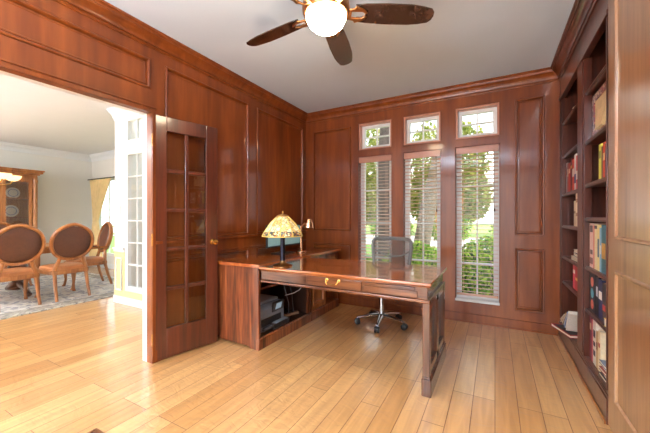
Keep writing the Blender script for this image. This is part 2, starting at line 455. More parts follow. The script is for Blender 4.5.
def sash(name, x0, x1, z0, z1, y, nc, nr, parent_mat=WHITE, fw=.045, axis_depth=.05):
    """white window frame with muntins and glass"""
    mb = MB()
    mb.box(x0, x0+fw, y, y+axis_depth, z0, z1); mb.box(x1-fw, x1, y, y+axis_depth, z0, z1)
    mb.box(x0+fw, x1-fw, y, y+axis_depth, z0, z0+fw); mb.box(x0+fw, x1-fw, y, y+axis_depth, z1-fw, z1)
    o = struct(name, mb, parent_mat, bevel=.003)
    g = MB()
    for i in range(1, nc):
        x = x0+fw+(x1-x0-2*fw)*i/nc; g.box(x-.008, x+.008, y+.012, y+.038, z0+fw, z1-fw)
    for r in (nr if isinstance(nr, list) else [z0+fw+(z1-z0-2*fw)*i/nr for i in range(1, nr)]):
        g.box(x0+fw, x1-fw, y+.010, y+.040, r-.008, r+.008)
    build('muntin', g, parent_mat, o)
    p = MB(); p.box(x0+fw, x1-fw, y+.022, y+.026, z0+fw, z1-fw)
    build('pane', p, GLASS, o)
    return o

n = 0
for a, b in WX:
    n += 1
    o = sash('window_%d' % n, a, b, .245, 2.005, WY+.085, 2, [.66, 1.12, 1.56], fw=.055)
    ms = MB(); ms.box(a+.001, b-.001, WY+.0, WY+.085, .245, .262); ms.box(a-.004, b+.004, WY-.018, WY, .235, .262)
    build('window_sill', ms, WHITE, o, bevel=.003)
    n += 1
    o = sash('window_%d' % n, a+.02, b-.02, 2.12, 2.437, WY+.085, 2, 2, fw=.04)
    ml = MB()
    for (p, q, r, t) in ((a, a+.02, 2.10, 2.457), (b-.02, b, 2.10, 2.457), (a+.02, b-.02, 2.10, 2.12), (a+.02, b-.02, 2.437, 2.457)):
        ml.box(p, q, WY+.01, WY+.115, r, t)
    build('window_liner', ml, LINER, o, bevel=.003)
for a, b, c, d in dh:
    n += 1; sash('window_%d' % n, a, b, c, d, DY+.03, 2, 4)
n += 1; sash('window_%d' % n, -4.45, -3.95, .20, 2.10, PY+.0, 2, 6, fw=.05)
n += 1; sash('window_%d' % n, -4.45, -3.95, 2.20, 2.56, PY+.0, 2, 1, fw=.05)

# light switch on entry wall
t = thing('light_switch', 'small white light switch plate on the cream entry wall', 'light switch', (-4.60, PY, 1.30))
m1 = MB(); m1.box(-4.64, -4.565, PY-.008, PY, 1.23, 1.35); build('wall_plate', m1, WHITE, t, bevel=.002)
m1 = MB(); m1.box(-4.615, -4.59, PY-.014, PY-.008, 1.265, 1.315); build('toggle', m1, WHITE, t, bevel=.002)

# ------------------------------------------------------------------ blinds
def blind(a, b, label, tilt):
    t = thing('window_blind', label, 'blind', ((a+b)/2, WY+.05, 1.93), 0, 'wooden blinds in the tall windows')
    yc = WY+.045
    m = MB(); m.box(a+.004, b-.004, yc-.042, yc-.030, 1.925, 2.003); m.box(a+.004, b-.004, yc-.03, yc+.03, 1.955, 2.003)
    build('valance', m, VALANCE, t, bevel=.003)
    m = MB(); k = 0; z = 1.90; tl = tilt
    while z > .34:
        c, s_ = math.cos(tl), math.sin(tl)
        m.obox(((a+b)/2, yc, z), ((b-a)/2-.008, 0, 0), (0, .0235*c, .0235*s_), (0, -.002*s_, .002*c)); z -= .0445
    build('slats', m, BLINDM, t)
    m = MB(); m.box(a+.008, b-.008, yc-.024, yc+.024, .298, .318); build('bottom_rail', m, BLINDM, t, bevel=.003)
    m = MB()
    for x in (a+.08, b-.08):
        for y in (yc-.026, yc+.026): m.tube([(x, y, .30), (x, y, 1.96)], .0012, 6)
    build('ladder_cord', m, BLINDM, t)
    m = MB(); m.tube([(b-.045, yc-.034, 1.93), (b-.045, yc-.036, 1.30)], .0012, 6)
    m.lathe([(.002, .03), (.006, .02), (.008, 0), (.003, -.012)], (b-.045, yc-.036, 1.27), 10)
    build('pull_cord', m, plain('dark_cord', (60, 40, 32), .6), t)
for (a, b), l in zip(WX, ('wooden slat blind in the leftmost of the three tall windows',
                          'wooden slat blind in the middle tall window, directly behind the office chair',
                          'wooden slat blind in the right tall window, seen down to its bottom rail')):
    blind(a, b, l, R(8) if a < -1.2 else R(-5))

# ------------------------------------------------------------------ french door leaf
HX, HY = -2.455, 1.542
dang = math.atan2(.132, .552)
DW, DH, DT = .568, 2.035, .038
t = thing('french_door', 'dark red-brown glazed french door with ten panes swung open against the left wall', 'door', (HX, HY, .012), -dang)
# local frame: y along the leaf, x thickness (visible face at x=0, leaf goes to -x)
G0, G1, GZ0, GZ1, MID = .105, .455, .245, 1.915, .279
m = MB()
m.box(-DT, 0, 0, G0, 0, DH); m.box(-DT, 0, G1, DW, 0, DH)
m.box(-DT, 0, G0, G1, 0, GZ0); m.box(-DT, 0, G0, G1, GZ1, DH)
fr = build('door_frame', m, W['door'], t, bevel=.004, world=False)
m = MB()
m.box(-DT+.006, -.006, MID-.016, MID+.016, GZ0, GZ1)
for i in range(1, 5):
    z = GZ0+(GZ1-GZ0)*i/5
    m.box(-DT+.006, -.006, G0, MID-.016, z-.016, z+.016); m.box(-DT+.006, -.006, MID+.016, G1, z-.016, z+.016)
build('muntin', m, W['door'], t, bevel=.005, world=False)
for i in range(5):
    for (p, q) in ((G0, MID-.016), (MID+.016, G1)):
        z0 = GZ0+(GZ1-GZ0)*i/5+.016; z1 = GZ0+(GZ1-GZ0)*(i+1)/5-.016
        m = MB(); m.box(-DT/2-.002, -DT/2+.002, p, q, z0, z1); build('glass_pane', m, DGLASS, t, world=False)
m = MB(); m.lathe([(.024, 0), (.026, .004), (.012, .010), (.010, .028), (.022, .036), (.028, .050), (.024, .064), (.010, .070)], (0, DW-.055, .955), 20, 'x')
m.lathe([(.024, 0), (.012, -.010), (.010, -.022), (.022, -.030), (.020, -.045), (.004, -.05)], (-DT, DW-.055, .955), 20, 'x')
build('door_knob', m, BRASS, t, world=False)
for z in (.18, 1.0, 1.82):
    m = MB(); m.lathe([(.007, -.05), (.007, .05)], (.002, -.007, z), 10); m.box(-.03, .0, -.003, 0, z-.045, z+.045)
    build('hinge', m, BRASS, t, world=False)

# ------------------------------------------------------------------ ceiling fan
FX, FY = -.955, 1.75
t = thing('ceiling_fan', 'dark five blade ceiling fan with a lit white bowl light', 'ceiling fan', (FX, FY, CZ))
m = MB(); m.lathe([(.07, 2.66), (.085, 2.70)], (FX, FY, 0), 28); m.lathe([(.03, 2.62), (.07, 2.665)], (FX, FY, 0), 28); build('canopy', m, FANMETAL, t)
m = MB(); m.lathe([(.10, 2.498), (.140, 2.498), (.150, 2.512), (.154, 2.54), (.148, 2.58), (.11, 2.61), (.05, 2.635), (.03, 2.64)], (FX, FY, 0), 40)
build('motor_housing', m, FANMETAL, t)
m = MB(); m.lathe([(.126, 2.512), (.130, 2.502), (.127, 2.476), (.111, 2.443), (.084, 2.417), (.05, 2.400), (.012, 2.393)], (FX, FY, 0), 40)
GLOBE = plain('lit_frosted_glass', (255, 230, 194), .4, noise=.005, emit=40)
build('light_bowl', m, GLOBE, t)
outl = [(.245, .0255), (.225, .030), (.20, .030), (.185, .062), (.26, .070), (.40, .077), (.55, .075), (.62, .066), (.68, .052), (.70, .030)]
poly = [(r, w) for r, w in outl[2:]]+[(.706, 0)]+[(r, -w) for r, w in outl[2:]][::-1]+[(.225, -.028), (.25, -.018), (.258, 0), (.25, .018), (.225, .028)]
for k in range(5):
    a = R(31.8+72*k); pit = R(-13)
    ca, sa = math.cos(a), math.sin(a)
    def mp(r, w, z, ca=ca, sa=sa):
        y = w*math.cos(pit); h = w*math.sin(pit)+z
        return (FX+r*ca-y*sa, FY+r*sa+y*ca, 2.518+h)
    m = MB(); m.prism(poly, mp, 0, .008)
    bl = build('blade', m, W['blade'], t, bevel=.002)
    m = MB()
    for s in (-1, 1):
        m.prism([(.13, s*.02), (.20, s*.024), (.235, s*.024), (.255, s*.008), (.268, s*.014), (.245, s*.040), (.19, s*.062), (.18, s*.045), (.13, s*.034)], mp, -.010, -.001)
    m.prism([(.13, -.034), (.165, -.034), (.165, .034), (.13, .034)], mp, -.012, .0)
    build('blade_bracket', m, FANMETAL, bl, bevel=.002)

# ------------------------------------------------------------------ bookcase
bk = thing('bookcase', 'tall built-in dark wood bookcase with two open bays on the right wall', 'bookcase', (.73, 3.1, 0))
B1 = (3.115, 3.80); B2 = (2.40, 2.925); BX = .90
S1 = [2.13, 1.80, 1.43, 1.12, .82, .575]; S2 = [2.125, 1.76, 1.445, 1.197, .84, .53]; SB = .175
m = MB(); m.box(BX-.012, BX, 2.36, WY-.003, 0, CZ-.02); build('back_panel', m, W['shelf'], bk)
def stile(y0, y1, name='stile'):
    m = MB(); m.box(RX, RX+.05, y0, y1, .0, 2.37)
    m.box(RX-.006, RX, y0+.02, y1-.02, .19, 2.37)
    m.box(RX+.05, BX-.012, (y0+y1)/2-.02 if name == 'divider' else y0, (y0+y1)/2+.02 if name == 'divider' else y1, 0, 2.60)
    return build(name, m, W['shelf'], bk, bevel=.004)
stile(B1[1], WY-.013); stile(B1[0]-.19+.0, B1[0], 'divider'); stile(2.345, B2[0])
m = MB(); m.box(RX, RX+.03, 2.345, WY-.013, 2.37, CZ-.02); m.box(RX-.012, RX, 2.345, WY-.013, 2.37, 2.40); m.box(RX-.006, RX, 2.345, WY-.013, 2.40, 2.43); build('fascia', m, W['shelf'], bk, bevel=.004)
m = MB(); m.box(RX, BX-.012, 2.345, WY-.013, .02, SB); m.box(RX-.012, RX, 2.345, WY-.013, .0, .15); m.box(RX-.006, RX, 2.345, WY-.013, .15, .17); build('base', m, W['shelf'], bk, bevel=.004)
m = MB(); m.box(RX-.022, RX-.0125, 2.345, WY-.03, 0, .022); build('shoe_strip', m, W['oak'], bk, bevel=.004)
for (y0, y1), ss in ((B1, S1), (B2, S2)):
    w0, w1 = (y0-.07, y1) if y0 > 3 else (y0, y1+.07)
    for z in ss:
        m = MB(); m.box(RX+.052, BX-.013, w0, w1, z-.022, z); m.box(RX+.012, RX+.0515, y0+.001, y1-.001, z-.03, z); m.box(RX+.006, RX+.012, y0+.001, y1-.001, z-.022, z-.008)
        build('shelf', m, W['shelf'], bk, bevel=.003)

# tall panelled cabinet to the right of the bookcase
tc_ = thing('tall_cabinet', 'tall glossy wood panelled cabinet at the right edge of the room', 'cabinet', (.73, 1.6, 0))
m = MB(); m.box(.60, .918, .80, 2.335, 0, CZ-.02); build('carcass', m, W['shelf'], tc_)
m = MB()
panel_wall(m, lambda u, z, h: (.565-h, u, z), .95, 2.32, .02, 2.58, [], [(1.10, 2.19, 1.075, 2.45), (1.10, 2.19, .20, .919)], 0)
m.box(.5651, .597, .95, 2.32, .02, 2.58)
dr = build('door', m, W['cabdoor'], tc_, weld=False)

# ------------------------------------------------------------------ books
BM = {}
def bmat(c):
    if c not in BM: BM[c] = plain('book_cloth_%d_%d_%d' % c, c, .45, noise=.08, scale=60)
    return BM[c]
PAGE = plain('page_block', (228, 218, 196), .8, noise=.06, scale=200)
def book(label, y, th, hgt, dep, z, col, x=RX+.03, lean=0, group=None, mark=None, kind='book', name='book'):
    """upright book, spine toward the room (-x); y is its far side, thickness goes toward -y"""
    t = thing(name, label, 'book', (x+dep/2, y-th/2, z), 0, group)
    m = MB()
    m.box(-dep/2, dep/2, -th/2, -th/2+.003, 0, hgt); m.box(-dep/2, dep/2, th/2-.003, th/2, 0, hgt)
    m.box(-dep/2, -dep/2+.003, -th/2, th/2, 0, hgt)
    cv = build('cover', m, bmat(col), t, bevel=.001, world=False)
    m = MB(); m.box(-dep/2+.0035, dep/2-.005, -th/2+.0033, th/2-.0033, .004, hgt-.004); build('pages', m, PAGE, t, world=False)
    if mark:
        for (c0, z0, z1, ww) in mark:
            m = MB(); m.box(-dep/2-.0012, -dep/2-.0001, -th/2*ww, th/2*ww, hgt*z0, hgt*z1)
            build('spine_label', m, bmat(c0), cv, world=False)
    t.rotation_euler = (lean, 0, 0)
    return t
def shelf_run(y, z, rows, x=RX+.03, group=None):
    for (label, th, hgt, dep, col, mark) in rows:
        book(label, y, th, hgt, dep, z, col, x, 0, group, mark); y -= th+.002
WHT = (232, 226, 214)
# far bay, shelf at 1.43: a row of thick volumes
shelf_run(3.745, 1.43, [
    ('slim pale grey book at the far end of the red row in the far bay', .035, .29, .2, (178, 166, 168), [((120, 100, 110), .6, .85, .7)]),
    ('brown-pink book second from the far end of the red row in the far bay', .06, .28, .2, (150, 92, 84), [((214, 190, 170), .55, .8, .6)]),
    ('wide bright red book in the middle of the far bay row with grey book', .085, .27, .2, (186, 44, 36), [((230, 200, 170), .65, .8, .7)]),
    ('dark maroon book between two red books on the far bay eye-level shelf', .07, .30, .2, (104, 26, 34), [((210, 170, 90), .7, .78, .8)]),
    ('orange-red book with a pale title patch on the far bay eye-level shelf', .08, .28, .2, (214, 72, 44), [(WHT, .45, .7, .8)]),
    ('white book with a blue patch on the far bay eye-level shelf', .07, .31, .2, (226, 222, 220), [((60, 84, 140), .2, .45, .9)]),
    ('red book with a white band beside the white and blue book', .075, .29, .2, (196, 40, 48), [(WHT, .3, .55, .9)]),
    ('grey-blue book nearest the divider on the far bay eye-level shelf', .07, .27, .2, (120, 132, 158), [((220, 60, 50), .55, .75, .8)])], group='books on the far bay eye-level shelf')
shelf_run(3.42, 1.12, [
    ('cream book standing left of the ivory one on an otherwise empty far bay shelf', .07, .22, .17, (222, 206, 176), [((150, 120, 90), .5, .6, .7)]),
    ('tall ivory book against the divider on an otherwise empty far bay shelf', .10, .29, .19, (236, 222, 192), [((170, 140, 100), .3, .4, .8), ((170, 140, 100), .7, .8, .8)])], group='cream books in the far bay')
def flat_book(label, c, sx, sy, th, z, col, rot=0, group=None, tilt=(0, 0), name='book', cat='book', mark=None):
    t = thing(name, label, cat, (c[0], c[1], z), 0, group)
    m = MB(); m.box(-sx/2, sx/2, -sy/2, sy/2, 0, .003); m.box(-sx/2, sx/2, -sy/2, sy/2, th-.003, th); m.box(-sx/2, sx/2, -sy/2, -sy/2+.003, 0, th)
    cv = build('cover', m, bmat(col), t, bevel=.001, world=False)
    m = MB(); m.box(-sx/2+.003, sx/2-.003, -sy/2+.0033, sy/2-.003, .0033, th-.0033); build('pages', m, PAGE, t, world=False)
    if mark:
        m = MB()
        for (c0, a, b, p, q) in mark: m.box(sx*(a-.5), sx*(b-.5), sy*(p-.5), sy*(q-.5), th+.0001, th+.0012)
        build('cover_picture', m, bmat(mark[0][0]), cv, world=False)
    t.rotation_euler = (tilt[0], tilt[1], rot)
    return t
flat_book('white book lying at the bottom of the flat stack in the far bay', (.725, 3.36), .24, .30, .035, .82, WHT, .05, 'flat stack in the far bay')
flat_book('black book lying in the middle of the flat stack in the far bay', (.72, 3.36), .22, .28, .03, .856, (34, 32, 36), -.04, 'flat stack in the far bay')
flat_book('small white book lying on top of the black one in the far bay', (.72, 3.37), .20, .22, .028, .887, (240, 234, 222), .08, 'flat stack in the far bay')
flat_book('cream book lying alone on the top shelf of the far bay', (.72, 3.37), .22, .20, .035, 2.13, (232, 214, 188), .1)
shelf_run(3.46, .575, [
    ('pink-red book leftmost of three on the low far bay shelf', .09, .22, .18, (206, 66, 88), [(WHT, .6, .75, .8)]),
    ('dark red book in the middle of three on the low far bay shelf', .09, .215, .18, (168, 26, 30), [((230, 190, 90), .4, .5, .8)]),
    ('pale yellow book rightmost of three on the low far bay shelf', .10, .21, .18, (232, 208, 128), [((180, 120, 60), .5, .7, .6)])], group='three books on the low far bay shelf')
# toppled pile on the bottom of the far bay
flat_book('large dark magazine with a red edge under the toppled far bay books', (.625, 3.47), .24, .31, .022, SB+.001, (170, 36, 44), .30+PI, 'toppled pile in the far bay', (0, 0), 'magazine', 'magazine', [((70, 62, 66), .08, .94, .08, .92)])
LB = [((222, 206, 170), 'cream paperback leaning lowest in the toppled pile of the far bay'), ((196, 152, 84), 'tan paperback leaning second in the toppled pile of the far bay'),
      ((120, 150, 190), 'blue covered book leaning third in the toppled pile of the far bay'), ((228, 220, 206), 'white book leaning highest in the toppled pile of the far bay')]
for i, (c, l) in enumerate(LB):
    an = R(26+9*i)
    t = flat_book(l, (.635, 3.53-.075*i), .19, .23, .028, SB+.026+.060+.014*i, c, 0, 'toppled pile in the far bay', (-an, 0))
# near bay
t = thing('picture_frame', 'square picture frame with mottled red and cream border on the upper near bay shelf', 'picture frame', (.63, 2.70, 1.76))
m = MB()
for (a, b, c, d) in ((2.49, 2.91, 1.762, 1.812), (2.49, 2.91, 2.022, 2.072), (2.49, 2.54, 1.812, 2.022), (2.86, 2.91, 1.812, 2.022)): m.box(.62, .64, a, b, c, d)
build('frame', m, voronoi_mat('mottled_frame', [(150, 60, 60), (214, 186, 160), (110, 70, 90), (196, 120, 100)], 60, (90, 40, 40)), t, bevel=.004)
m = MB(); m.box(.626, .638, 2.54, 2.86, 1.812, 2.022); build('picture', m, plain('tan_print', (206, 176, 134), .6, noise=.15, scale=12), t)
flat_book('small tan book leaning in front of the mottled picture frame', (.60, 2.55), .13, .14, .02, 1.83, (214, 180, 130), 0, None, (0, R(-80)))
shelf_run(2.68, 1.445, [
    ('yellow-green book leftmost on the near bay middle shelf', .055, .235, .18, (196, 190, 72), [((90, 100, 40), .6, .8, .6)]),
    ('thin dark brown book beside the yellow-green book', .03, .21, .18, (92, 58, 44), None),
    ('orange-red book right of the yellow-green book on the near bay middle shelf', .045, .23, .18, (206, 70, 40), [((240, 210, 150), .5, .7, .7)]),
    ('black book between the orange-red book and the grey one', .04, .215, .18, (36, 34, 42), None),
    ('grey book near the right end of the near bay middle shelf', .05, .20, .18, (150, 146, 150), [(WHT, .3, .5, .8)])], group='books on the near bay middle shelf')
flat_book('small cream book lying on the empty near bay shelf', (.72, 2.45), .16, .08, .03, 1.197, (226, 206, 176), 0)
shelf_run(2.905, .84, [
    ('wide cream and pink binder with dark photo patches on its spine', .095, .315, .22, (226, 186, 172), [((120, 74, 72), .08, .22, .8), ((90, 60, 60), .3, .4, .6), ((80, 58, 62), .8, .95, .7)]),
    ('thin orange-red book beside the cream and pink binder', .025, .30, .21, (208, 92, 64), None),
    ('tall cream book right of the thin orange-red book', .065, .31, .22, (236, 216, 170), [((40, 40, 60), .9, .97, .9)]),
    ('pale yellow book with a dark title strip in the middle of the near bay row', .05, .305, .21, (238, 214, 140), [((52, 84, 110), .3, .7, .6)]),
    ('light blue book beside the pale yellow one', .04, .29, .21, (130, 176, 206), [(WHT, .4, .6, .6)]),
    ('wide teal book with a gold patch near the right end of the row', .09, .31, .22, (52, 104, 118), [((206, 150, 60), .30, .62, .85)]),
    ('gold and brown book at the right end of the row beside the teal one', .06, .26, .20, (196, 146, 66), [((110, 66, 36), .1, .5, .6)])], group='tall books in the near bay')
t = book('black book with salmon and teal discs on its spine', 2.905, .145, .27, .21, .53, (26, 26, 34), group='dark volumes in the near bay')
for zz, cc in ((.05, (222, 110, 88)), (.13, (84, 168, 178)), (.21, (226, 120, 96))):
    m = MB(); m.lathe([(.034, 0), (.034, .0015)], (-.105-.0015, .005, zz), 20, 'x'); build('printed_disc', m, bmat(cc), t, world=False)
shelf_run(2.755, .53, [
    ('black book with a pale title beside the disc-marked box set', .07, .265, .20, (30, 30, 36), [((190, 190, 200), .5, .75, .5)]),
    ('navy book with white and red patches in the near bay low row', .08, .26, .20, (34, 46, 92), [(WHT, .5, .7, .8)]),
    ('charcoal book right of the navy one in the near bay low row', .07, .25, .20, (58, 52, 56), [((200, 60, 50), .3, .45, .8)])], group='dark volumes in the near bay')
flat_book('yellow book lying at the right end of the dark near bay row', (.66, 2.455), .14, .09, .05, .53, (226, 196, 70), .1)
shelf_run(2.905, SB, [
    ('maroon book at the left end of the bottom near bay row', .05, .305, .20, (118, 28, 48), [((220, 190, 150), .7, .85, .7)]),
    ('pink-red book second on the bottom near bay row', .03, .295, .20, (206, 84, 96), None),
    ('wide white book with dark lettering blocks on the bottom near bay row', .075, .305, .20, (234, 226, 210), [((60, 50, 56), .2, .32, .6), ((60, 50, 56), .42, .52, .6), ((60, 50, 56), .62, .78, .6)]),
    ('tan book beside the white one on the bottom near bay row', .045, .25, .19, (206, 170, 116), [((120, 60, 40), .5, .7, .6)]),
    ('cream book in the middle of the bottom near bay row', .055, .27, .20, (238, 220, 180), [((180, 60, 50), .6, .7, .6)])], group='upright books on the bottom near bay shelf')
for i, (c, l) in enumerate((((60, 58, 66), 'dark magazine at the bottom of the loose stack in the near bay'), (WHT, 'white magazine second from the bottom of the loose near bay stack'),
        ((150, 70, 60), 'red-brown magazine in the middle of the loose near bay stack'), ((204, 196, 180), 'pale magazine second from the top of the loose near bay stack'),
        ((90, 100, 116), 'grey-blue magazine on top of the loose near bay stack'))):
    flat_book(l, (.715+.008*(i % 2), 2.52), .24, .215-.004*i, .019, SB+.001+.0205*i, c, (.03, -.05, .06, -.03, .04)[i], 'loose stack of magazines in the near bay', name='magazine', cat='magazine', mark=[(WHT, .1, .5, .1, .6)])

# ------------------------------------------------------------------ cabinets along the left wall
CT = .775; CF = -1.86
ct = thing('desk_cabinet', 'dark wood open-front cabinet holding a printer beside the french door', 'cabinet', (-2.16, 2.58, 0))
y0, y1 = 2.14, 3.03
m = MB(); 
m.prism([(2.0*0+LX+.015, .045), (LX+.10, .045), (LX+.12, .02), (-1.98, .02), (-1.96, .0), (CF, .0), (CF, CT-.032), (LX+.015, CT-.032)], lambda a, b, t: (a, t, b), y0, y0+.03)
build('side_panel', m, W['cab'], ct, bevel=.003)
m = MB(); m.box(LX+.015, CF-.022, y1-.03, y1, 0, CT-.032); build('side_panel', m, W['cabshade'], ct, bevel=.002)
m = MB(); m.box(LX+.015, LX+.03, y0+.03, y1-.03, .0, CT-.032); build('back_panel', m, W['cabshade'], ct)
m = MB(); m.box(LX+.03, CF-.004, y0+.03, y1-.03, .085, .105); build('shelf', m, W['cabshade'], ct, bevel=.002)
m = MB(); m.box(LX+.03, CF-.06, y0+.03, y0+.50, .515, .535); build('shelf', m, W['cab'], ct, bevel=.002)
m = MB(); m.box(CF-.02, CF+.012, y0-.004, y1, 0, .095); m.box(CF-.004, CF+.006, y0-.004, y1, .095, .108); build('plinth', m, W['cab'], ct, bevel=.004)
m = MB(); m.box(CF-.022, CF, y1-.06, y1, .108, CT-.032); m.box(CF-.022, CF, y0+.03, y1-.06, .70, CT-.032); build('face_frame', m, W['cab'], ct, bevel=.002)
c2 = thing('desk_cabinet', 'dark wood cabinet with a panelled door and brass pull in the window corner', 'cabinet', (-2.16, 3.4, 0))
y0, y1 = 3.04, 3.75
m = MB(); m.box(LX+.015, CF, y0, y0+.025, 0, CT-.032); m.box(LX+.015, CF, y1-.025, y1, 0, CT-.032); m.box(LX+.015, CF-.02, 3.385, 3.41, .1, .60)
m.box(LX+.015, CF-.02, y0+.025, y1-.025, .585, .60); m.box(LX+.015, CF-.005, y0+.025, y1-.025, .085, .105); m.box(LX+.015, LX+.03, y0, y1, .1, CT-.032)
build('carcass', m, W['cab'], c2, bevel=.002)
m = MB(); m.box(CF-.02, CF+.012, y0+.005, y1, 0, .095); m.box(CF-.004, CF+.006, y0+.005, y1, .095, .108); build('plinth', m, W['cab'], c2, bevel=.004)
m = MB(); panel_wall(m, lambda u, z, h: (CF-h*-1, u, z), 3.045, 3.40, .112, .59, [], [(3.09, 3.355, .16, .545)], 0); m.box(CF-.018, CF-.017, 3.045, 3.40, .112, .59)
d2 = build('door', m, W['oak'], c2, weld=False)
for (a, b) in ((3.045, 3.40), (3.41, 3.745)):
    m = MB(); m.box(CF-.018, CF+.002, a, b, .605, .738); m.box(CF+.002, CF+.008, a+.02, b-.02, .622, .722)
    d_ = build('drawer', m, W['cab'], c2, bevel=.003)
    c = (a+b)/2
    m = MB(); m.tube([(CF+.008, c-.045, .685), (CF+.03, c-.043, .68), (CF+.034, c-.03, .655), (CF+.034, c+.03, .655), (CF+.03, c+.043, .68), (CF+.008, c+.045, .685)], .0045, 8)
    build('pull', m, BRASS, d_)
ctop = MB(); ctop.box(LX+.014, -1.83, 2.115, 3.77, CT-.03, CT); ctop.box(LX+.014, -1.838, 2.122, 3.765, CT-.032, CT-.03)
tag(build('cabinet_worktop', ctop, W['cabtop'], bevel=.006), 'long glossy wood top lying across both low cabinets by the left wall', 'worktop')

# ------------------------------------------------------------------ desk
DXL, DXR, DYF, DYB, DZ = -1.828, -.365, 2.105, 2.86, .762
dk = thing('desk', 'large glossy wood desk with drawers and a panelled end in front of the windows', 'desk', (-1.1, 2.48, 0))
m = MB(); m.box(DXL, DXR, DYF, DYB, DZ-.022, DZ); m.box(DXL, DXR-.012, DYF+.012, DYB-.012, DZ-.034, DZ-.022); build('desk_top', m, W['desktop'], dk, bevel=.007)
AZ0, AZ1 = .645, DZ-.034
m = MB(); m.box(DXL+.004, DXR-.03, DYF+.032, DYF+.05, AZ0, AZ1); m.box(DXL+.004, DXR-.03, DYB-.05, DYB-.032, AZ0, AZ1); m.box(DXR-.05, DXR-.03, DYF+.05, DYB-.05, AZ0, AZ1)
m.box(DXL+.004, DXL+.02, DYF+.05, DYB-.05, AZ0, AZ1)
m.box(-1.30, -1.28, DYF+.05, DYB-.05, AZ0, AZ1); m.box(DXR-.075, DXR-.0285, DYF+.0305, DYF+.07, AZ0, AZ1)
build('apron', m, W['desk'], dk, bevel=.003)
m = MB(); m.box(DXL+.004, DXR-.012, DYF+.018, DYF+.055, .622, .645); m.box(DXR-.055, DXR-.012, DYF+.055, DYB-.02, .622, .645); m.box(DXL+.004, DXR-.055, DYB-.055, DYB-.02, .622, .645)
build('apron_moulding', m, W['desk'], dk, bevel=.006)
# left fixed panel, drawer with pull, long drawer
m = MB(); m.box(DXL+.012, -1.353, DYF+.026, DYF+.032, AZ0+.006, AZ1-.004); build('apron_panel', m, W['desk'], dk, bevel=.002)
m = MB(); m.box(-1.338, -.865, DYF+.020, DYF+.032, AZ0+.006, AZ1-.004); m.box(-1.338, -.865, DYF+.032, DYF+.42, AZ0+.012, AZ0+.02); dw = build('drawer', m, W['desk'], dk, bevel=.004)
m = MB(); c = -1.10; y = DYF+.02
m.tube([(c-.052, y, .708), (c-.052, y-.018, .706), (c-.046, y-.026, .690), (c-.034, y-.027, .680), (c+.034, y-.027, .680), (c+.046, y-.026, .690), (c+.052, y-.018, .706), (c+.052, y, .708)], .0045, 8)
for s in (-1, 1): m.lathe([(.013, 0), (.013, -.003), (.007, -.006)], (c+s*.052, y, .708), 14, 'y')
build('pull', m, BRASS, dw)
m = MB(); m.box(-.845, -.46, DYF+.018, DYF+.032, AZ0+.008, AZ1-.03); m.box(-.845, -.475, DYF+.012, DYF+.034, AZ1-.026, AZ1-.004); build('writing_slide', m, W['desk'], dk, bevel=.003)
# end panel with two recessed panels on a plinth
ex0, ex1 = DXR-.062, DXR-.014
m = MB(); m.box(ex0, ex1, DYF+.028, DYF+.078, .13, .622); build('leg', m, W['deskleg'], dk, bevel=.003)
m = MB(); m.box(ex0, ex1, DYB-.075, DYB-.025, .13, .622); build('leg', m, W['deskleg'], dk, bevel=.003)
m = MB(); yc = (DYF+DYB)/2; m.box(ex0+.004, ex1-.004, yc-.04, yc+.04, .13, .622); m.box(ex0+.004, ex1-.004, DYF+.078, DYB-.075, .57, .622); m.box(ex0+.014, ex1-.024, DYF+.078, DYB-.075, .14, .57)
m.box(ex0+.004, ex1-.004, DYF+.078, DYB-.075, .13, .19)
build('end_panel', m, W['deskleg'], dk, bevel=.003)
m = MB(); m.box(ex0-.006, ex1+.010, DYF+.02, DYB-.015, 0, .115); m.box(ex0-.002, ex1+.004, DYF+.024, DYB-.02, .115, .13); build('plinth', m, W['deskleg'], dk, bevel=.005)

# ------------------------------------------------------------------ printer etc. in the open cabinet
def frame_tf(loc, rotz): return Matrix.Translation(loc) @ Matrix.Rotation(rotz, 4, 'Z')
pr_ = thing('printer', 'grey inkjet printer with tilted control panel inside the open cabinet', 'printer', (-2.10, 2.41, .105), R(90))
# local: front toward -y (world +x), width along x
m = MB()
m.prism([(-.17, .0), (-.17, .05), (-.17, .21), (-.13, .235), (.16, .235), (.18, .20), (.18, 0)], lambda a, b, t: (t, a, b), -.21, .21)
build('body', m, GREY, pr_, bevel=.01, world=False)
m = MB(); m.box(-.20, .20, -.10, .165, .236, .262); build('lid', m, LGREY, pr_, bevel=.008, world=False)
m = MB(); m.obox((.10, -.172, .20), (.09, 0, 0), (0, -.014, .05), (0, .012, .004)); cp = build('control_panel', m, BLACK, pr_, bevel=.006, world=False)
m = MB(); m.obox((.10, -.186, .203), (.045, 0, 0), (0, -.008, .030), (0, .0015, .0005)); build('screen', m, plain('lcd_blue_grey', (150, 180, 200), .2, emit=.25), cp, world=False)
m = MB(); m.box(-.15, .15, -.176, -.171, .05, .12); build('paper_slot', m, BLACK, pr_, world=False)
m = MB(); m.box(-.13, .13, -.215, -.172, .03, .045); m.box(-.14, .14, -.20, -.172, .012, .03); build('paper_tray', m, DARKG, pr_, bevel=.004, world=False)
t = thing('tray_box', 'low black box with a raised edge standing in front of the printer', 'box', (-1.935, 2.52, .105), 0)
m = MB(); m.box(-.03, .055, -.13, .13, 0, .05); build('body', m, BLACK, t, bevel=.006, world=False)
m = MB(); m.box(-.032, .058, -.10, .10, .0502, .058); build('lid', m, GREY, t, bevel=.002, world=False)
t = thing('power_strip', 'tan power strip lying on the cabinet floor right of the printer', 'power strip', (-2.0, 2.84, .105), R(70))
m = MB(); m.box(-.10, .10, -.025, .025, 0, .03); build('body', m, plain('tan_plastic', (150, 112, 84), .5), t, bevel=.005, world=False)
m = MB()
for i in range(4): m.box(-.08+.045*i, -.055+.045*i, -.014, .014, .0302, .034)
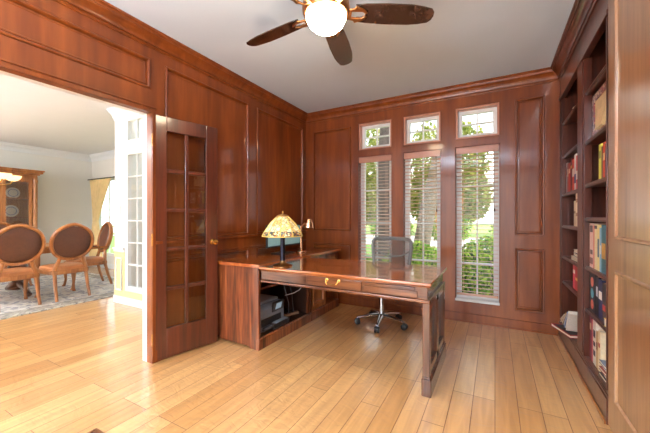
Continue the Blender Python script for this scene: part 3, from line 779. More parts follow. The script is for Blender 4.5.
build('socket', m, BLACK, t, world=False)
def cable(label, pts, r, mat):
    m = MB(); m.tube(pts, r, 8); return tag(build('cable', m, mat), label, 'cable')
cable('grey cable hanging down the back of the open cabinet', [(-2.2, 2.80, .735), (-2.12, 2.81, .6), (-2.05, 2.79, .42), (-2.0, 2.80, .25), (-2.0, 2.80, .14)], .004, GREY)
cable('dark cable looping beside the grey cable in the open cabinet', [(-2.2, 2.86, .735), (-2.08, 2.87, .55), (-2.0, 2.86, .35), (-1.99, 2.87, .2), (-1.98, 2.865, .14)], .004, DARKG)
cable('white cable curling across the right side of the open cabinet', [(-2.02, 2.76, .34), (-1.96, 2.84, .355), (-1.93, 2.91, .38), (-1.915, 2.965, .43), (-1.915, 2.985, .50)], .004, WHITE)
t = MB(); t.lathe([(.03, 0), (.055, .01), (.065, .05), (.06, .052), (.05, .015), (.0, .012)], (-1.99, 2.235, .535), 24)
tag(build('bowl', t, plain('tan_ceramic', (176, 136, 96), .4)), 'small tan bowl on the upper shelf of the open cabinet', 'bowl')

# ------------------------------------------------------------------ table lamp with leaded glass shade
lx, ly = -1.66, 2.235
t = thing('table_lamp', 'table lamp with cream leaded glass shade and dark column on the desk', 'lamp', (lx, ly, DZ))
m = MB(); m.lathe([(.086, 0), (.088, .008), (.070, .016), (.045, .022), (.03, .034), (.022, .05)], (lx, ly, DZ), 28); build('base', m, plain('aged_brass', (176, 136, 88), .3, 1, noise=.15), t)
m = MB(); m.lathe([(.022, .05), (.024, .07), (.021, .09), (.021, .24), (.024, .262), (.014, .275), (.012, .33)], (lx, ly, DZ), 20); build('column', m, plain('dark_bronze', (46, 46, 60), .3, .8, noise=.2), t)
GL = voronoi_mat('leaded_glass_cream', [(228, 210, 160), (220, 200, 150), (234, 220, 182), (208, 180, 104)], 34, (120, 92, 50), .22, edge=.05)
GLB = voronoi_mat('leaded_glass_band', [(236, 222, 170), (110, 116, 112), (196, 150, 60), (60, 70, 72), (220, 190, 120), (150, 90, 60)], 60, (40, 40, 36), .12, edge=.08)
m = MB(); prof = [(.182, .268), (.180, .280), (.160, .312)]
m.lathe(prof, (lx, ly, DZ), 10, cap=False, phase=.2); m.lathe([(r-.004, h) for r, h in prof][::-1], (lx, ly, DZ), 10, cap=False, phase=.2)
sh = build('shade_band', m, GLB, t, smooth=False)
m = MB(); prof = [(.160, .312), (.112, .382), (.052, .440), (.048, .446)]
m.lathe(prof, (lx, ly, DZ), 10, cap=False, phase=.2); m.lathe([(r-.004, h) for r, h in prof][::-1], (lx, ly, DZ), 10, cap=False, phase=.2)
sd = build('lamp_shade', m, GL, t, smooth=False)
m = MB()
for i in range(10):
    a = 2*PI*i/10+.2
    m.tube([(lx+r*math.cos(a), ly+r*math.sin(a), DZ+h) for r, h in ((.183, .268), (.161, .312), (.113, .383), (.052, .442))], .004, 6)
m.tube([(lx+.183*math.cos(2*PI*i/10+.2), ly+.183*math.sin(2*PI*i/10+.2), DZ+.269) for i in range(10)], .004, 6, closed=True)
build('rib', m, plain('yellow_came', (226, 196, 100), .35, .4), sd)
m = MB(); m.lathe([(.05, .444), (.052, .450), (.03, .460), (.008, .464), (.006, .474), (.010, .481), (.003, .492)], (lx, ly, DZ), 20); build('finial', m, plain('aged_brass_cap', (196, 160, 100), .3, 1), t)

# ------------------------------------------------------------------ brass desk lamp
bx, by = -2.05, 3.13
t = thing('desk_lamp', 'small pale brass swing arm desk lamp on the cabinet top beside the monitor', 'lamp', (bx, by, CT))
m = MB(); m.lathe([(.062, 0), (.064, .010), (.058, .018), (.02, .024), (.012, .03)], (bx, by, CT), 28); build('base', m, ROSEBRASS, t)
m = MB(); m.tube([(bx, by, CT+.02), (bx-.005, by+.0, CT+.30)], .012, 12); m.lathe([(.014, -.012), (.016, 0), (.014, .012)], (bx-.005, by, CT+.30), 14); build('stem', m, ROSEBRASS, t)
hx, hy, hz = bx+.05, by+.09, CT+.36
m = MB(); m.tube([(bx-.005, by, CT+.30), (bx+.02, by+.04, CT+.345), (hx, hy, hz)], .009, 10); build('arm', m, ROSEBRASS, t)
m = MB(); m.lathe([(.014, .045), (.034, .04), (.044, .012), (.060, -.035), (.064, -.065), (.058, -.065), (.040, -.01), (.01, .015)], (hx, hy, hz), 22); build('lamp_head', m, ROSEBRASS, t)
m = MB(); m.ellipsoid((hx, hy, hz-.03), .022, .022, .03); build('bulb', m, plain('frosted_bulb', (250, 244, 232), .3), t)

# ------------------------------------------------------------------ monitor
t = thing('monitor', 'low wide black monitor with pale screen on the cabinet behind the table lamp', 'monitor', (-2.2, 2.95, CT), 0)
m = MB(); m.obox((-2.17, 2.95, .985), (.012, 0, 0), (0, .325, 0), (-.002, 0, .125)); mo = build('housing', m, BLACK, t, bevel=.004)
m = MB(); m.obox((-2.1575, 2.95, .987), (.001, 0, 0), (0, .31, 0), (-.0018, 0, .11)); build('screen', m, plain('screen_glass', (120, 156, 156), .12, noise=.03, spec=.8, emit=.22), mo)
m = MB(); m.box(-2.2, -2.183, 2.91, 2.99, CT+.01, .95); build('stand', m, BLACK, t, bevel=.003)
m = MB(); m.box(-2.27, -2.09, 2.82, 3.08, CT, CT+.012); build('stand_base', m, BLACK, t, bevel=.004)

# ------------------------------------------------------------------ office chair
ox, oy = -1.11, 3.33
ch = thing('office_chair', 'swivel office chair with grey mesh back and chrome base behind the desk', 'chair', (ox, oy, 0))
m = MB()
m.lathe([(.03, .06), (.042, .075), (.042, .115), (.03, .125)], (ox, oy, 0), 20); build('hub', m, CHROME, ch)
for k in range(5):
    a = R(206+72*k); d = Vector((math.cos(a), math.sin(a), 0)); o_ = Vector((ox, oy, 0))
    m = MB(); m.tube([o_+d*.03+Vector((0, 0, .105)), o_+d*.14+Vector((0, 0, .098)), o_+d*.275+Vector((0, 0, .076))], [.032, .026, .019], 12, flat=.7)
    lg = build('leg', m, CHROME, ch)
    m = MB(); q = o_+d*.27
    side = Vector((-d.y, d.x, 0))
    for s in (-1, 1):
        cpt = q+side*s*.016+Vector((0, 0, .0325))
        pts = []
        n_ = 18
        vs = []; fs = []
        for (off, rr) in ((-.011, .027), (-.008, .0325), (.008, .0325), (.011, .027)):
            for i in range(n_):
                an = 2*PI*i/n_; vs.append(cpt+side*off+d*rr*math.cos(an)+Vector((0, 0, rr*math.sin(an))))
        for j in range(3):
            for i in range(n_):
                w_ = (i+1) % n_; fs.append((j*n_+i, j*n_+w_, (j+1)*n_+w_, (j+1)*n_+i))
        fs.append(tuple(range(n_))[::-1]); fs.append(tuple(3*n_+i for i in range(n_)))
        m.add(vs, fs)
    m.tube([q+Vector((0, 0, .05)), q+Vector((0, 0, .078))], .006, 8)
    m.ellipsoid((q.x, q.y, .045), .016, .016, .014)
    build('caster', m, BLACK, lg)
m = MB(); m.lathe([(.030, .12), (.030, .30), (.018, .30), (.018, .40)], (ox, oy, 0), 18); build('gas_cylinder', m, CHROME, ch)
m = MB(); m.box(ox-.09, ox+.09, oy-.10, oy+.12, .385, .42); m.tube([(ox+.08, oy, .40), (ox+.22, oy-.01, .385)], .006, 8); m.tube([(ox-.08, oy, .40), (ox-.22, oy-.01, .385)], .006, 8); build('tilt_mechanism', m, BLACK, ch, bevel=.006)
m = MB(); m.ellipsoid((ox, oy-.02, .455), .245, .24, .04, 28, 12, .55); build('seat', m, plain('grey_seat_fabric', (78, 78, 80), .9, noise=.15, scale=120), ch)
CG = plain('grey_chair_plastic', (112, 108, 104), .45, noise=.05)
byk = oy+.24; cx_ = -1.075
def bp(u, z): return (cx_+u, byk+.05*math.sin((z-.5)*2.2)+.0-.25*u*u, z)
ring = [(-.185, .53), (-.205, .62), (-.222, .74), (-.232, .85), (-.228, .905), (-.205, .935), (-.15, .944), (0, .947), (.15, .944), (.205, .935), (.228, .905), (.232, .85), (.222, .74), (.205, .62), (.185, .53), (.12, .505), (0, .50), (-.12, .505)]
m = MB(); m.tube([bp(u, z) for u, z in ring], .021, 10, closed=True, flat=1.0); build('back_frame', m, CG, ch)
m = MB()
nu, nz_ = 14, 16
def hw(z): return .2+.03*min(1, (z-.5)/.35)
vs = []; fs = []
for j in range(nz_+1):
    z = .515+(.93-.515)*j/nz_
    w_ = (.19+.042*min(1, (z-.51)/.33))*(1 if z < .90 else 1-.6*((z-.90)/.04)**2*.2)
    for i in range(nu+1): vs.append(bp(-w_+2*w_*i/nu, z))
for j in range(nz_):
    for i in range(nu): fs.append((j*(nu+1)+i, j*(nu+1)+i+1, (j+1)*(nu+1)+i+1, (j+1)*(nu+1)+i))
m.add(vs, fs)
meshm = plain('grey_back_mesh', (136, 132, 126), .8, noise=.04, alpha=.42)
build('back_mesh', m, meshm, ch)
m = MB(); m.tube([bp(-.215, .80), bp(-.17, .79), bp(-.11, .755), bp(-.04, .735), bp(.04, .735), bp(.11, .745), bp(.17, .775), bp(.21, .80)], .017, 8, flat=.5); build('lumbar_bar', m, CG, ch)
m = MB(); m.tube([(cx_, byk+.03, .52), (cx_, byk+.02, .44), (ox, oy+.1, .40)], .022, 10); build('back_post', m, BLACK, ch)
for s in (-1, 1):
    m = MB(); m.tube([(ox+s*.20, oy-.02, .42), (ox+s*.27, oy-.02, .44), (ox+s*.275, oy, .60)], .013, 10); m.ellipsoid((ox+s*.275, oy-.03, .612), .035, .11, .014, 20, 8, .7)
    build('armrest', m, BLACK, ch)

# ------------------------------------------------------------------ floor vent
t = thing('floor_vent', 'ornate dark bronze floor register in the near floor', 'vent', (-1.915, .77, 0))
VB = plain('dark_bronze_grate', (116, 70, 40), .4, .2, noise=.2, scale=80)
m = MB()
for (a, b, c, d) in ((-.06, .06, .125, .14), (-.06, .06, -.14, -.125), (-.06, -.046, -.125, .125), (.046, .06, -.125, .125)): m.box(a, b, c, d, 0, .008)
build('rim', m, VB, t, bevel=.003, world=False)
m = MB()
for i in range(11):
    y = -.115+.023*i; m.tube([(-.046, y, .004), (-.023, y+.010, .005), (0, y, .005), (.023, y-.010, .005), (.046, y, .004)], .003, 6)
for x in (-.02, .02): m.box(x-.002, x+.002, -.125, .125, .001, .006)
build('grille', m, VB, t, world=False)
m = MB(); m.box(-.05, .05, -.13, .13, .0, .001); build('duct_dark', m, BLACK, t, world=False)  # flat black sheet painting the dark of the duct under the grille

# ------------------------------------------------------------------ dining furniture
m = MB(); m.box(-8.0, -5.05, -.9, 3.35, 0, .012)
RUG = voronoi_mat('patterned_rug', [(178, 172, 166), (206, 198, 186), (150, 146, 146), (190, 178, 162), (214, 206, 196), (134, 130, 134)], 14, (196, 190, 182), rough=.95, edge=.08)
RUGB = voronoi_mat('rug_border', [(160, 150, 136), (122, 112, 108), (188, 178, 160)], 16, (140, 130, 118), rough=.95, edge=.1)
rg = tag(build('rug', m, RUG, bevel=.004), 'large grey and beige patterned rug under the dining table', 'rug')
m = MB(); m.box(-5.30, -5.06, -.85, 3.3, .0121, .0135); m.box(-7.95, -5.30, 3.1, 3.3, .0121, .0135); build('border', m, RUGB, rg)
RZ = .0136
LEATHER = plain('brown_leather', (92, 52, 34), .38, noise=.12, scale=30, coat=.15)
SEATL = plain('tan_leather_seat', (170, 106, 62), .4, noise=.1, scale=20)
# chair, local: sits at origin, sitter faces -y, back at +y
dc = thing('dining_chair', 'carved dining chair seen from behind, nearest the french door on the rug', 'chair', (0, 0, 0), 0, 'dining chairs with round leather backs')
def ovalpt(a, rx, rz, peak=.0):
    pw = lambda v: math.copysign(abs(v)**.88, v)
    x = rx*pw(math.cos(a)); z = rz*pw(math.sin(a))
    if z > 0: z += peak*math.exp(-(x/.09)**2)
    if z < 0: x *= 1-.08*(abs(z)/rz)**1.5
    return x, z
BCZ, tilt_ = .815, .20
def bk_(x, z, off=0): return (x, .20+(z-.5)*tilt_+off, z)
m = MB(); nn = 40
m.tube([bk_(ovalpt(2*PI*i/nn, .250, .240, .025)[0], BCZ+ovalpt(2*PI*i/nn, .250, .240, .025)[1]) for i in range(nn)], .032, 10, closed=True, flat=.75)
build('back_frame', m, W['oak'], dc, world=False)
m = MB(); vs = []; fs = []
for sgn, off in ((1, .022), (-1, -.022)):
    base = len(vs); vs.append(bk_(0, BCZ, off*1.5))
    for rr in (.5, .85, 1.0):
        for i in range(nn):
            x, z = ovalpt(2*PI*i/nn, .228*rr, .218*rr, .02*rr); vs.append(bk_(x, BCZ+z, off*(1.4 if rr == .5 else 1.1 if rr < 1 else .4)))
    for i in range(nn):
        k = (i+1) % nn; fs.append((base, base+1+i, base+1+k))
        for q in range(2): fs.append((base+1+q*nn+i, base+1+(q+1)*nn+i, base+1+(q+1)*nn+k, base+1+q*nn+k))
m.add(vs, fs); build('back_pad', m, LEATHER, dc, world=False)
for s in (-1, 1):
    m = MB(); m.tube([(s*.20, .30, 0), (s*.195, .245, .18), (s*.19, .205, .36), (s*.185, .20, .45), (s*.15, .215, .55), (s*.135, .225, .61)], [.019, .021, .025, .028, .024, .022], 10); build('leg', m, W['oak'], dc, world=False)
for s in (-1, 1):
    m = MB(); m.tube([(s*.235, -.275, 0), (s*.225, -.26, .03), (s*.215, -.245, .12), (s*.23, -.255, .28), (s*.225, -.24, .40)], [.024, .019, .018, .028, .034], 10); build('leg', m, W['oak'], dc, world=False)
m = MB(); m.prism([(-.255, -.27), (.255, -.27), (.22, .23), (-.22, .23)], lambda a, b, t: (a, b, t), .36, .425)
build('seat_rail', m, W['oak'], dc, bevel=.012, world=False)
m = MB(); vs = []; 
m.ellipsoid((0, -.02, .435), .245, .25, .05, 28, 10, .5); build('seat_cushion', m, SEATL, dc, world=False)
def put(o, x, y, rz, label=None):
    o.location = (x, y, RZ); o.rotation_euler = (0, 0, rz)
    if label: o['label'] = label
put(dc, -5.66, 2.175, R(-90), 'carved dining chair with round leather back, nearer the doorway pillar, seen from behind')
d1 = copy_tree(dc); put(d1, -5.68, 1.60, R(-90), 'carved dining chair with round leather back at the left edge of the photo')
d3 = copy_tree(dc); put(d3, -6.22, 2.72, R(-8), 'carved dining armchair seen from its side at the head of the table')
for s in (-1, 1):
    m = MB(); m.tube([(s*.21, .235, .66), (s*.26, .06, .665), (s*.275, -.10, .66), (s*.27, -.16, .635), (s*.262, -.12, .56), (s*.245, -.10, .42)], [.018, .02, .021, .022, .018, .02], 10); build('arm', m, W['oak'], d3, world=False)
    m = MB(); m.ellipsoid((s*.268, -.02, .688), .02, .09, .014, 14, 8); build('arm_pad', m, LEATHER, d3, world=False)
d4 = copy_tree(dc); put(d4, -7.28, 2.0, R(90), 'carved dining chair on the far side of the dining table, facing the doorway')
t = thing('dining_table', 'wooden pedestal dining table behind the round-backed chairs', 'table', (-6.47, 1.35, RZ))
m = MB()
m.prism([(-.46, -1.15), (-.3, -1.3), (.3, -1.3), (.46, -1.15), (.46, .95), (.3, 1.08), (-.3, 1.08), (-.46, .95)], lambda a, b, t: (a, b, t), .70, .735); build('tabletop', m, W['oak'], t, bevel=.01, world=False)
m = MB(); m.box(-.37, .37, -1.1, .9, .62, .70); build('apron', m, W['oak'], t, bevel=.005, world=False)
for yy in (.55, -.65):
    m = MB(); m.lathe([(.12, .08), (.14, .12), (.07, .2), (.10, .35), (.12, .42), (.07, .52), (.12, .62)], (0, yy, 0), 24)
    for s in (-1, 1): m.tube([(s*.05, yy, .16), (s*.25, yy, .12), (s*.42, yy, .035)], [.05, .04, .035], 10)
    build('pedestal', m, wood('dark_carved_wood', (58, 34, 22), (82, 48, 30), (104, 64, 40), (8, 8, 2), .35, .4, 30), t, world=False)
# hutch
t = thing('china_hutch', 'carved oak china hutch with glass doors against the dining room wall', 'cabinet', (-8.46, 2.1, 0))
hx0, hx1, hy0, hy1 = DX+.02, -8.24, 1.25, 2.72
m = MB(); m.box(hx0, hx1+.04, hy0-.03, hy1+.03, .06, .78); m.box(hx0, hx1+.06, hy0-.05, hy1+.05, .78, .82); m.box(hx0, hx1+.03, hy0-.02, hy1+.02, 0, .06); build('base_cabinet', m, W['oak'], t, bevel=.008)
m = MB(); m.box(hx0, hx1, hy0, hy0+.03, .82, 2.0); m.box(hx0, hx1, hy1-.03, hy1, .82, 2.0); m.box(hx0, hx1, hy0, hy1, 1.97, 2.02); build('side_panel', m, W['oak'], t)
m = MB(); m.box(hx0, hx0+.012, hy0+.03, hy1-.03, .82, 1.97); build('back_panel', m, wood('pale_hutch_back', (150, 96, 52), (176, 120, 68), (198, 142, 86), (8, 8, 1), .4, .3, 31), t)
m = MB(); 
for i, (p, z0, z1) in enumerate(((.0, 2.0, 2.05), (.03, 2.05, 2.08), (.07, 2.08, 2.12), (.09, 2.12, 2.15))): m.box(hx0, hx1+p, hy0-p, hy1+p, z0, z1)
build('cornice', m, W['oak'], t, bevel=.008)
for z in (1.2, 1.58):
    m = MB(); m.box(hx0+.012, hx1-.03, hy0+.03, hy1-.03, z-.018, z); build('shelf', m, W['oak'], t)
for s in (hy0+.045, hy1-.045):
    m = MB(); m.lathe([(.035, .82), (.045, .86), (.03, .90), (.036, 1.1), (.03, 1.3), (.042, 1.42), (.03, 1.6), (.036, 1.85), (.045, 1.94), (.035, 1.98)], (hx1+.015, s, 0), 16); build('column', m, W['oak'], t)
dw_ = (hy1-hy0-.18)/3
for i in range(3):
    a = hy0+.09+dw_*i; b = a+dw_
    m = MB(); 
    m.box(hx1-.02, hx1, a, a+.045, .83, 1.97); m.box(hx1-.02, hx1, b-.045, b, .83, 1.97); m.box(hx1-.02, hx1, a+.045, b-.045, .83, .89); m.box(hx1-.02, hx1, a+.045, b-.045, 1.90, 1.97)
    o_ = build('door', m, W['oak'], t, bevel=.004)
    m = MB(); m.box(hx1-.012, hx1-.008, a+.045, b-.045, .89, 1.90); build('glass_pane', m, DGLASS, o_)
for (yy, z, rr, lab) in ((2.45, 1.58, .11, 'white plate standing on the upper hutch shelf by the carved column'), (2.42, 1.2, .12, 'white plate standing on the middle hutch shelf by the carved column'), (2.02, 1.58, .12, 'white plate standing on the upper hutch shelf at the left edge of the photo'), (2.05, 1.2, .1, 'white plate standing on the middle hutch shelf at the left edge of the photo')):
    m = MB(); vs = []
    tp = thing('plate', lab, 'plate', (hx0+.08, yy, z), 0, 'plates in the hutch')
    m.lathe([(.0, .012), (rr*.6, .010), (rr, .0), (rr, -.004), (rr*.6, .004), (0, .006)], (0, 0, 0), 28, 'x', cap=False)
    o_ = build('dish', m, plain('plate_glaze', (226, 216, 200), .2, noise=.05), tp, world=False); o_.location = (0, 0, rr+.002)
    m = MB(); m.lathe([(rr*.62, .0108), (rr*.72, .0085)], (0, 0, 0), 28, 'x', cap=False); r_ = build('painted_ring', m, bmat((120, 130, 160)), tp, world=False); r_.location = (.001, 0, rr+.002)
# chandelier over the table
cx0, cy0 = -6.35, 1.50
t = thing('chandelier', 'chandelier with upturned frosted glass bowls over the dining table', 'chandelier', (cx0, cy0, CZ))
m = MB(); m.lathe([(.06, CZ-.03), (.07, CZ)], (cx0, cy0, 0), 20); build('canopy', m, BRASS, t)
m = MB(); m.tube([(cx0, cy0, CZ-.02), (cx0, cy0, 1.9)], .008, 8); build('stem', m, BRASS, t)
m = MB(); m.lathe([(.005, 1.62), (.03, 1.64), (.05, 1.70), (.03, 1.78), (.05, 1.84), (.02, 1.92)], (cx0, cy0, 0), 18); build('body', m, BRASS, t)
CGM = plain('frosted_amber_glass', (255, 226, 176), .4, noise=.06, emit=.9)
for k in range(6):
    a = 2*PI*k/6+.42; d = Vector((math.cos(a), math.sin(a), 0)); o_ = Vector((cx0, cy0, 0))
    m = MB(); m.tube([o_+d*.03+Vector((0, 0, 1.72)), o_+d*.15+Vector((0, 0, 1.66)), o_+d*.27+Vector((0, 0, 1.69)), o_+d*.30+Vector((0, 0, 1.74))], .008, 8); ar = build('arm', m, BRASS, t)
    q = o_+d*.30
    m = MB(); m.lathe([(.02, 1.735), (.05, 1.745), (.085, 1.775), (.10, 1.815), (.096, 1.815), (.08, 1.78), (.045, 1.752), (.0, 1.748)], (q.x, q.y, 0), 22, cap=False); build('bowl_shade', m, CGM, ar)
# curtain with rod in the dining corner
t = thing('curtain', 'pale gold curtain gathered at its waist in the far dining room corner', 'curtain', (-8.2, DY-.1, 0))
CUR = plain('gold_curtain_cloth', (236, 208, 150), .7, noise=.08, scale=8)
m = MB(); vs = []; fs = []
NU, NZ = 44, 30
for j in range(NZ+1):
    z = 2.08-(2.08-.12)*j/NZ
    if z > 1.10: f_ = (z-1.10)/.98; wd = .12+.36*f_**1.2; cc = -8.10-.20*(1-f_)
    else: f_ = (1.10-z)/.98; wd = .12+.17*min(1, f_*1.6); cc = -8.30
    for i in range(NU+1):
        u = i/NU; vs.append((cc-wd+2*wd*u, DY-.10+.035*math.sin(u*PI*2*7)*(.4+.6*min(1, wd/.3)), z))
for j in range(NZ):
    for i in range(NU): fs.append((j*(NU+1)+i, j*(NU+1)+i+1, (j+1)*(NU+1)+i+1, (j+1)*(NU+1)+i))
m.add(vs, fs); cl = build('cloth', m, CUR, t)
sm = cl.modifiers.new('thick', 'SOLIDIFY'); sm.thickness = .004
m = MB(); m.tube([(-8.42, DY-.10, 1.10), (-8.30, DY-.16, 1.09), (-8.18, DY-.10, 1.10)], .014, 8); build('tie_band', m, CUR, t)
t2 = thing('curtain_rod', 'dark curtain rod above the gold curtain', 'curtain rod', (-8.2, DY-.1, 2.1))
m = MB(); m.tube([(-8.66, DY-.1, 2.10), (-7.45, DY-.1, 2.10)], .014, 10); build('rod', m, W['blade'], t2)
m = MB()
for x in (-8.60, -7.5): m.box(x-.01, x+.01, DY-.11, DY, 2.085, 2.115)
build('bracket', m, W['blade'], t2)
m = MB(); m.ellipsoid((-7.43, DY-.1, 2.10), .03, .025, .025); build('finial', m, W['blade'], t2)

# ------------------------------------------------------------------ outdoors
m = MB(); m.box(-40, 40, 4.1, 16, -.5, -.3); struct('ground_lawn', m, plain('lawn_green', (120, 150, 70), .95, noise=.3, scale=6))
m = MB(); m.box(-60, 60, 16, 25, -.5, -.3); struct('ground_street', m, plain('pale_concrete', (206, 196, 188), .9, noise=.05))
m = MB(); m.box(-60, 60, 25, 70, -.5, -.28); struct('ground_far_lawn', m, plain('far_lawn_green', (150, 170, 90), .95, noise=.3, scale=3))
m = MB(); m.box(-40, -9.3, -30, 4.1, -.5, -.3); m.box(-9.3, 40, -30, -4.0, -.5, -.3)
struct('ground_terrace', m, plain('terrace_paving', (196, 178, 156), .9, noise=.06))
def leaves(m, gen, n, size):
    for _ in range(n):
        p = gen(); s = size*random.uniform(.6, 1.3)
        d = Vector((random.gauss(0, 1), random.gauss(0, 1), random.gauss(0, .7))).normalized()
        u = d.orthogonal().normalized(); w = d.cross(u)
        a = random.uniform(0, 2*PI); u, w = u*math.cos(a)+w*math.sin(a), w*math.cos(a)-u*math.sin(a)
        p = Vector(p)
        m.add([p-u*s, p+w*s*.42+d*s*.12, p+u*s, p-w*s*.42+d*s*.12], [(0, 1, 2, 3)])
def blob(c, r):
    def g():
        while True:
            v = Vector((random.uniform(-1, 1), random.uniform(-1, 1), random.uniform(-1, 1)))
            if .35 < v.length < 1: return (c[0]+v.x*r[0], c[1]+v.y*r[1], c[2]+v.z*r[2])
    return g
HEDGE = leaf_mat('hedge_leaf', [(34, 72, 12), (78, 128, 22), (140, 182, 44), (190, 214, 80), (54, 100, 18)])
FAR = leaf_mat('far_tree_leaf', [(84, 112, 36), (146, 154, 60), (184, 182, 90), (108, 128, 52), (204, 196, 116)], .5)
ORANGE = leaf_mat('orange_tree_leaf', [(206, 140, 60), (224, 166, 80), (190, 120, 60), (230, 190, 110)], .5)
BARK = plain('tree_bark', (86, 74, 68), .9, noise=.35, scale=14, bump=.8)
BARK2 = plain('pale_tree_bark', (122, 108, 94), .9, noise=.3, scale=12, bump=.8)
def shrub(x, y, rx, ry, top, label, n=3200):
    t = thing('shrub', label, 'shrub', (x, y, -.3), 0, 'shrubs outside the windows')
    m = MB(); h = (top+.3)/2
    leaves(m, blob((x, y, -.3+h), (rx, ry, h)), n, .045); build('foliage', m, HEDGE, t, weld=False, smooth=False)
    m = MB()
    for k in range(4):
        a = 2*PI*k/4; m.tube([(x, y, -.3), (x+rx*.25*math.cos(a), y+ry*.25*math.sin(a), -.3+h), (x+rx*.5*math.cos(a), y+ry*.5*math.sin(a), -.3+h*1.4)], [.03, .02, .01], 6)
    build('stem', m, BARK, t)
shrub(-2.45, 5.4, .58, .55, .62, 'low green shrub seen through the left window', 3000)
shrub(-1.22, 5.3, .58, .55, .80, 'leafy green shrub seen through the middle window beside the chair back', 4200)
shrub(-.04, 5.15, .56, .55, .93, 'bright green shrub filling the lower left of the right window', 5000)
shrub(1.15, 5.2, .56, .55, .88, 'bright green shrub at the right side of the right window', 4200)
def tree(name, label, trunk, rad, crowns, leafm, bark, n, size, group=None):
    b = trunk[0]
    t = thing(name, label, 'tree', b, 0, group)
    m = MB(); m.tube(trunk, rad, 12); tr = build('trunk', m, bark, t)
    m = MB()
    for (c, r) in crowns:
        leaves(m, blob(c, r), n, size)
        tp = trunk[-1]; 
    build('crown', m, leafm, t, weld=False, smooth=False)
    m = MB()
    for (c, r) in crowns: m.tube([trunk[-2], (Vector(trunk[-2])+Vector(c))/2+Vector((0, 0, .2)), c], [rad[-1]*.7, rad[-1]*.5, rad[-1]*.3], 8)
    build('branch', m, bark, t)
    return t
tree('tree', 'straight dark trunk seen through the left window', [(-2.30, 7, -.3), (-2.28, 7, 1.0), (-2.25, 7, 2.4), (-2.15, 7.0, 4.2), (-2.1, 7, 5.2)], [.26, .19, .18, .16, .14],
     [((-2.7, 7.2, 5.6), (1.2, 1.2, .9)), ((-2.6, 7.2, 4.1), (.5, .7, .5))], FAR, BARK, 700, .10, 'yard trees near the windows')
tree('tree', 'pale leaning trunk seen through the middle window', [(-1.62, 7, -.3), (-1.44, 7, .47), (-1.30, 7, 1.3), (-1.08, 7, 2.32), (-.93, 7, 3.3), (-.75, 7, 4.6)], [.22, .18, .17, .15, .13, .11],
     [((-.1, 7.4, 5.3), (1.1, 1.2, .9)), ((-.6, 7.6, 4.0), (.6, .8, .4))], FAR, BARK2, 600, .10, 'yard trees near the windows')
tree('tree', 'orange leaved small tree right of the leaning trunk', [(-1.45, 11, -.3), (-1.44, 11, .6), (-1.42, 11, 1.4), (-1.4, 11, 2.0)], [.1, .08, .07, .05], [((-1.35, 11, 1.5), (.42, .6, 1.5))], ORANGE, BARK2, 2600, .09)
far_trees = [(-17, 25, 9), (-12.6, 28, 9.5), (-9.0, 25, 8.5), (-5.2, 28.5, 9.5), (-2.0, 25, 8.2), (1.6, 28.5, 9.6), (5.2, 26, 9), (10, 28, 9)]
lab = ['yellow-green tree across the street, far left of the row', 'tall yellow-green tree across the street, second from the left of the row', 'broad tree across the street behind the dark trunk', 'tall tree across the street between the two near trunks', 'low tree across the street behind the leaning trunk', 'tall tree across the street behind the right window', 'tree across the street toward the right of the row', 'tree across the street at the far right of the row']
for (x, y, h), l in zip(far_trees, lab):
    tree('tree', l, [(x, y, -.3), (x+.1, y, 1.2), (x+.1, y, 2.2), (x+.2, y, h*.6)], [.25, .2, .16, .1],
         [((x, y, h*.66), (1.75, 1.5, h*.36)), ((x+.5, y-.4, h*.34), (1.3, 1.2, h*.24)), ((x-.5, y-.2, h*.30), (1.3, 1.2, h*.24))], FAR, BARK, 1300, .25, 'trees across the street')
for (x, y, l) in ((-6.0, 20, 'rounded shrub across the street left of the leaning trunk'), (-2.6, 21, 'rounded shrub across the street behind the chair'), (1.2, 20.5, 'rounded shrub across the street in the right window')):
    m = MB(); t = thing('shrub', l, 'shrub', (x, y, -.3), 0, 'shrubs across the street')
    leaves(m, blob((x, y, .5), (1.5, .8, .9)), 1100, .14); build('foliage', m, HEDGE, t, weld=False, smooth=False)
    m = MB(); m.tube([(x, y, -.3), (x, y, .5)], .05, 6); build('stem', m, BARK, t)

# ------------------------------------------------------------------ light
w = bpy.data.worlds.new('sky'); SC.world = w; w.use_nodes = True
nt = w.node_tree; bg = nt.nodes['Background']
tcw = nt.nodes.new('ShaderNodeTexCoord'); sp = nt.nodes.new('ShaderNodeSeparateXYZ'); nt.links.new(tcw.outputs['Generated'], sp.inputs[0])
rp = nt.nodes.new('ShaderNodeValToRGB'); e = rp.color_ramp.elements
e[0].position = 0; e[0].color = (.95, .97, .95, 1); e[1].position = .7; e[1].color = (.80, .93, 1.0, 1)
nt.links.new(sp.outputs['Z'], rp.inputs['Fac']); nt.links.new(rp.outputs['Color'], bg.inputs['Color'])
bg.inputs['Strength'].default_value = 2.0
def portal(name, loc, rot, sx, sy):
    l = bpy.data.lights.new(name, 'AREA'); l.shape = 'RECTANGLE'; l.size = sx; l.size_y = sy; l.cycles.is_portal = True
    o = bpy.data.objects.new(name, l); C.objects.link(o); o.location = loc; o.rotation_euler = rot; return o
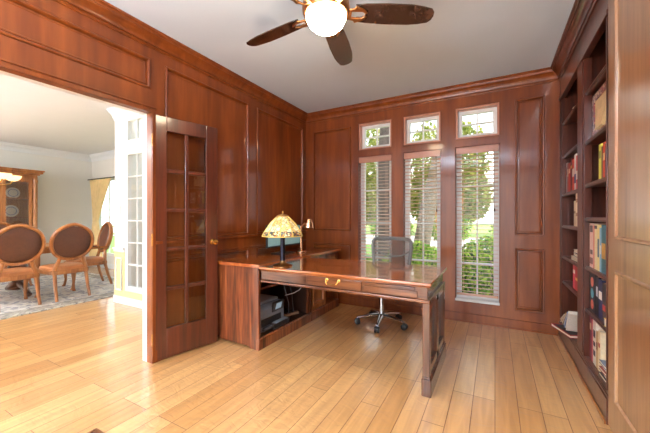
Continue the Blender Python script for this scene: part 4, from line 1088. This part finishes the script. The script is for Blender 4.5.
for a, b in WX: portal('window_daylight', ((a+b)/2, WY+.18, 1.35), (R(-90), 0, 0), b-a, 2.3)
for a, b, c, d in dh+[eh[0]]: portal('window_daylight', ((a+b)/2, (DY if a < -4.7 else PY)+.12, (c+d)/2), (R(-90), 0, 0), b-a, d-c)
def fill_light(name, loc, rot, sx, sy, power, col=(1, 1, 1)):  # soft area lamp added to brighten the rooms
    l = bpy.data.lights.new(name, 'AREA'); l.shape = 'RECTANGLE'; l.size = sx; l.size_y = sy; l.energy = power; l.color = col
    o = bpy.data.objects.new(name, l); C.objects.link(o); o.location = loc; o.rotation_euler = rot; return o
fill_light('rear_fill', ((BACKOPEN[0]+BACKOPEN[1])/2, -2.35, 1.3), (R(96), 0, 0), 2.8, 2.3, 35, (.95, .97, 1))  # added soft fill at the rear opening; no window stands there
fill_light('dining_rear_fill', (-5.8, -3.95, 1.4), (R(92), 0, 0), 6, 2.4, 30, (1, 1, 1))  # added soft fill from behind the dining room, with no window of its own
fill_light('ceiling_fill', (-.8, -1.2, 2.0), (R(180), 0, 0), 1.6, .8, 400, (.84, .92, 1))  # added fill behind the camera, bounced off the ceiling; no fixture there
fill_light('dining_ceiling_fill', (-6.0, -1.4, 2.0), (R(180), 0, 0), 3, 1, 420, (.86, .93, 1))  # added unseen fill that lifts the dining room via its ceiling, no real lamp
sun = bpy.data.lights.new('sun', 'SUN'); sun.energy = 2.2; sun.angle = R(3); sun.color = (1, .96, .88)
so = bpy.data.objects.new('sun', sun); C.objects.link(so); so.rotation_euler = (R(14), R(40), 0)

# ------------------------------------------------------------------ camera and view
cam = bpy.data.cameras.new('camera'); cam.sensor_width = 36; cam.lens = 309/650*36; cam.shift_y = .5/650; cam.clip_start = .02
co = bpy.data.objects.new('camera', cam); C.objects.link(co); co.location = (0, 0, 1.2)
co.rotation_euler = (R(90), 0, math.atan(170/309.))
SC.camera = co
SC.view_settings.view_transform = 'Standard'; SC.view_settings.look = 'None'; SC.view_settings.gamma = 1
SC.view_settings.use_curve_mapping = False
SC.view_settings.exposure = 0.6
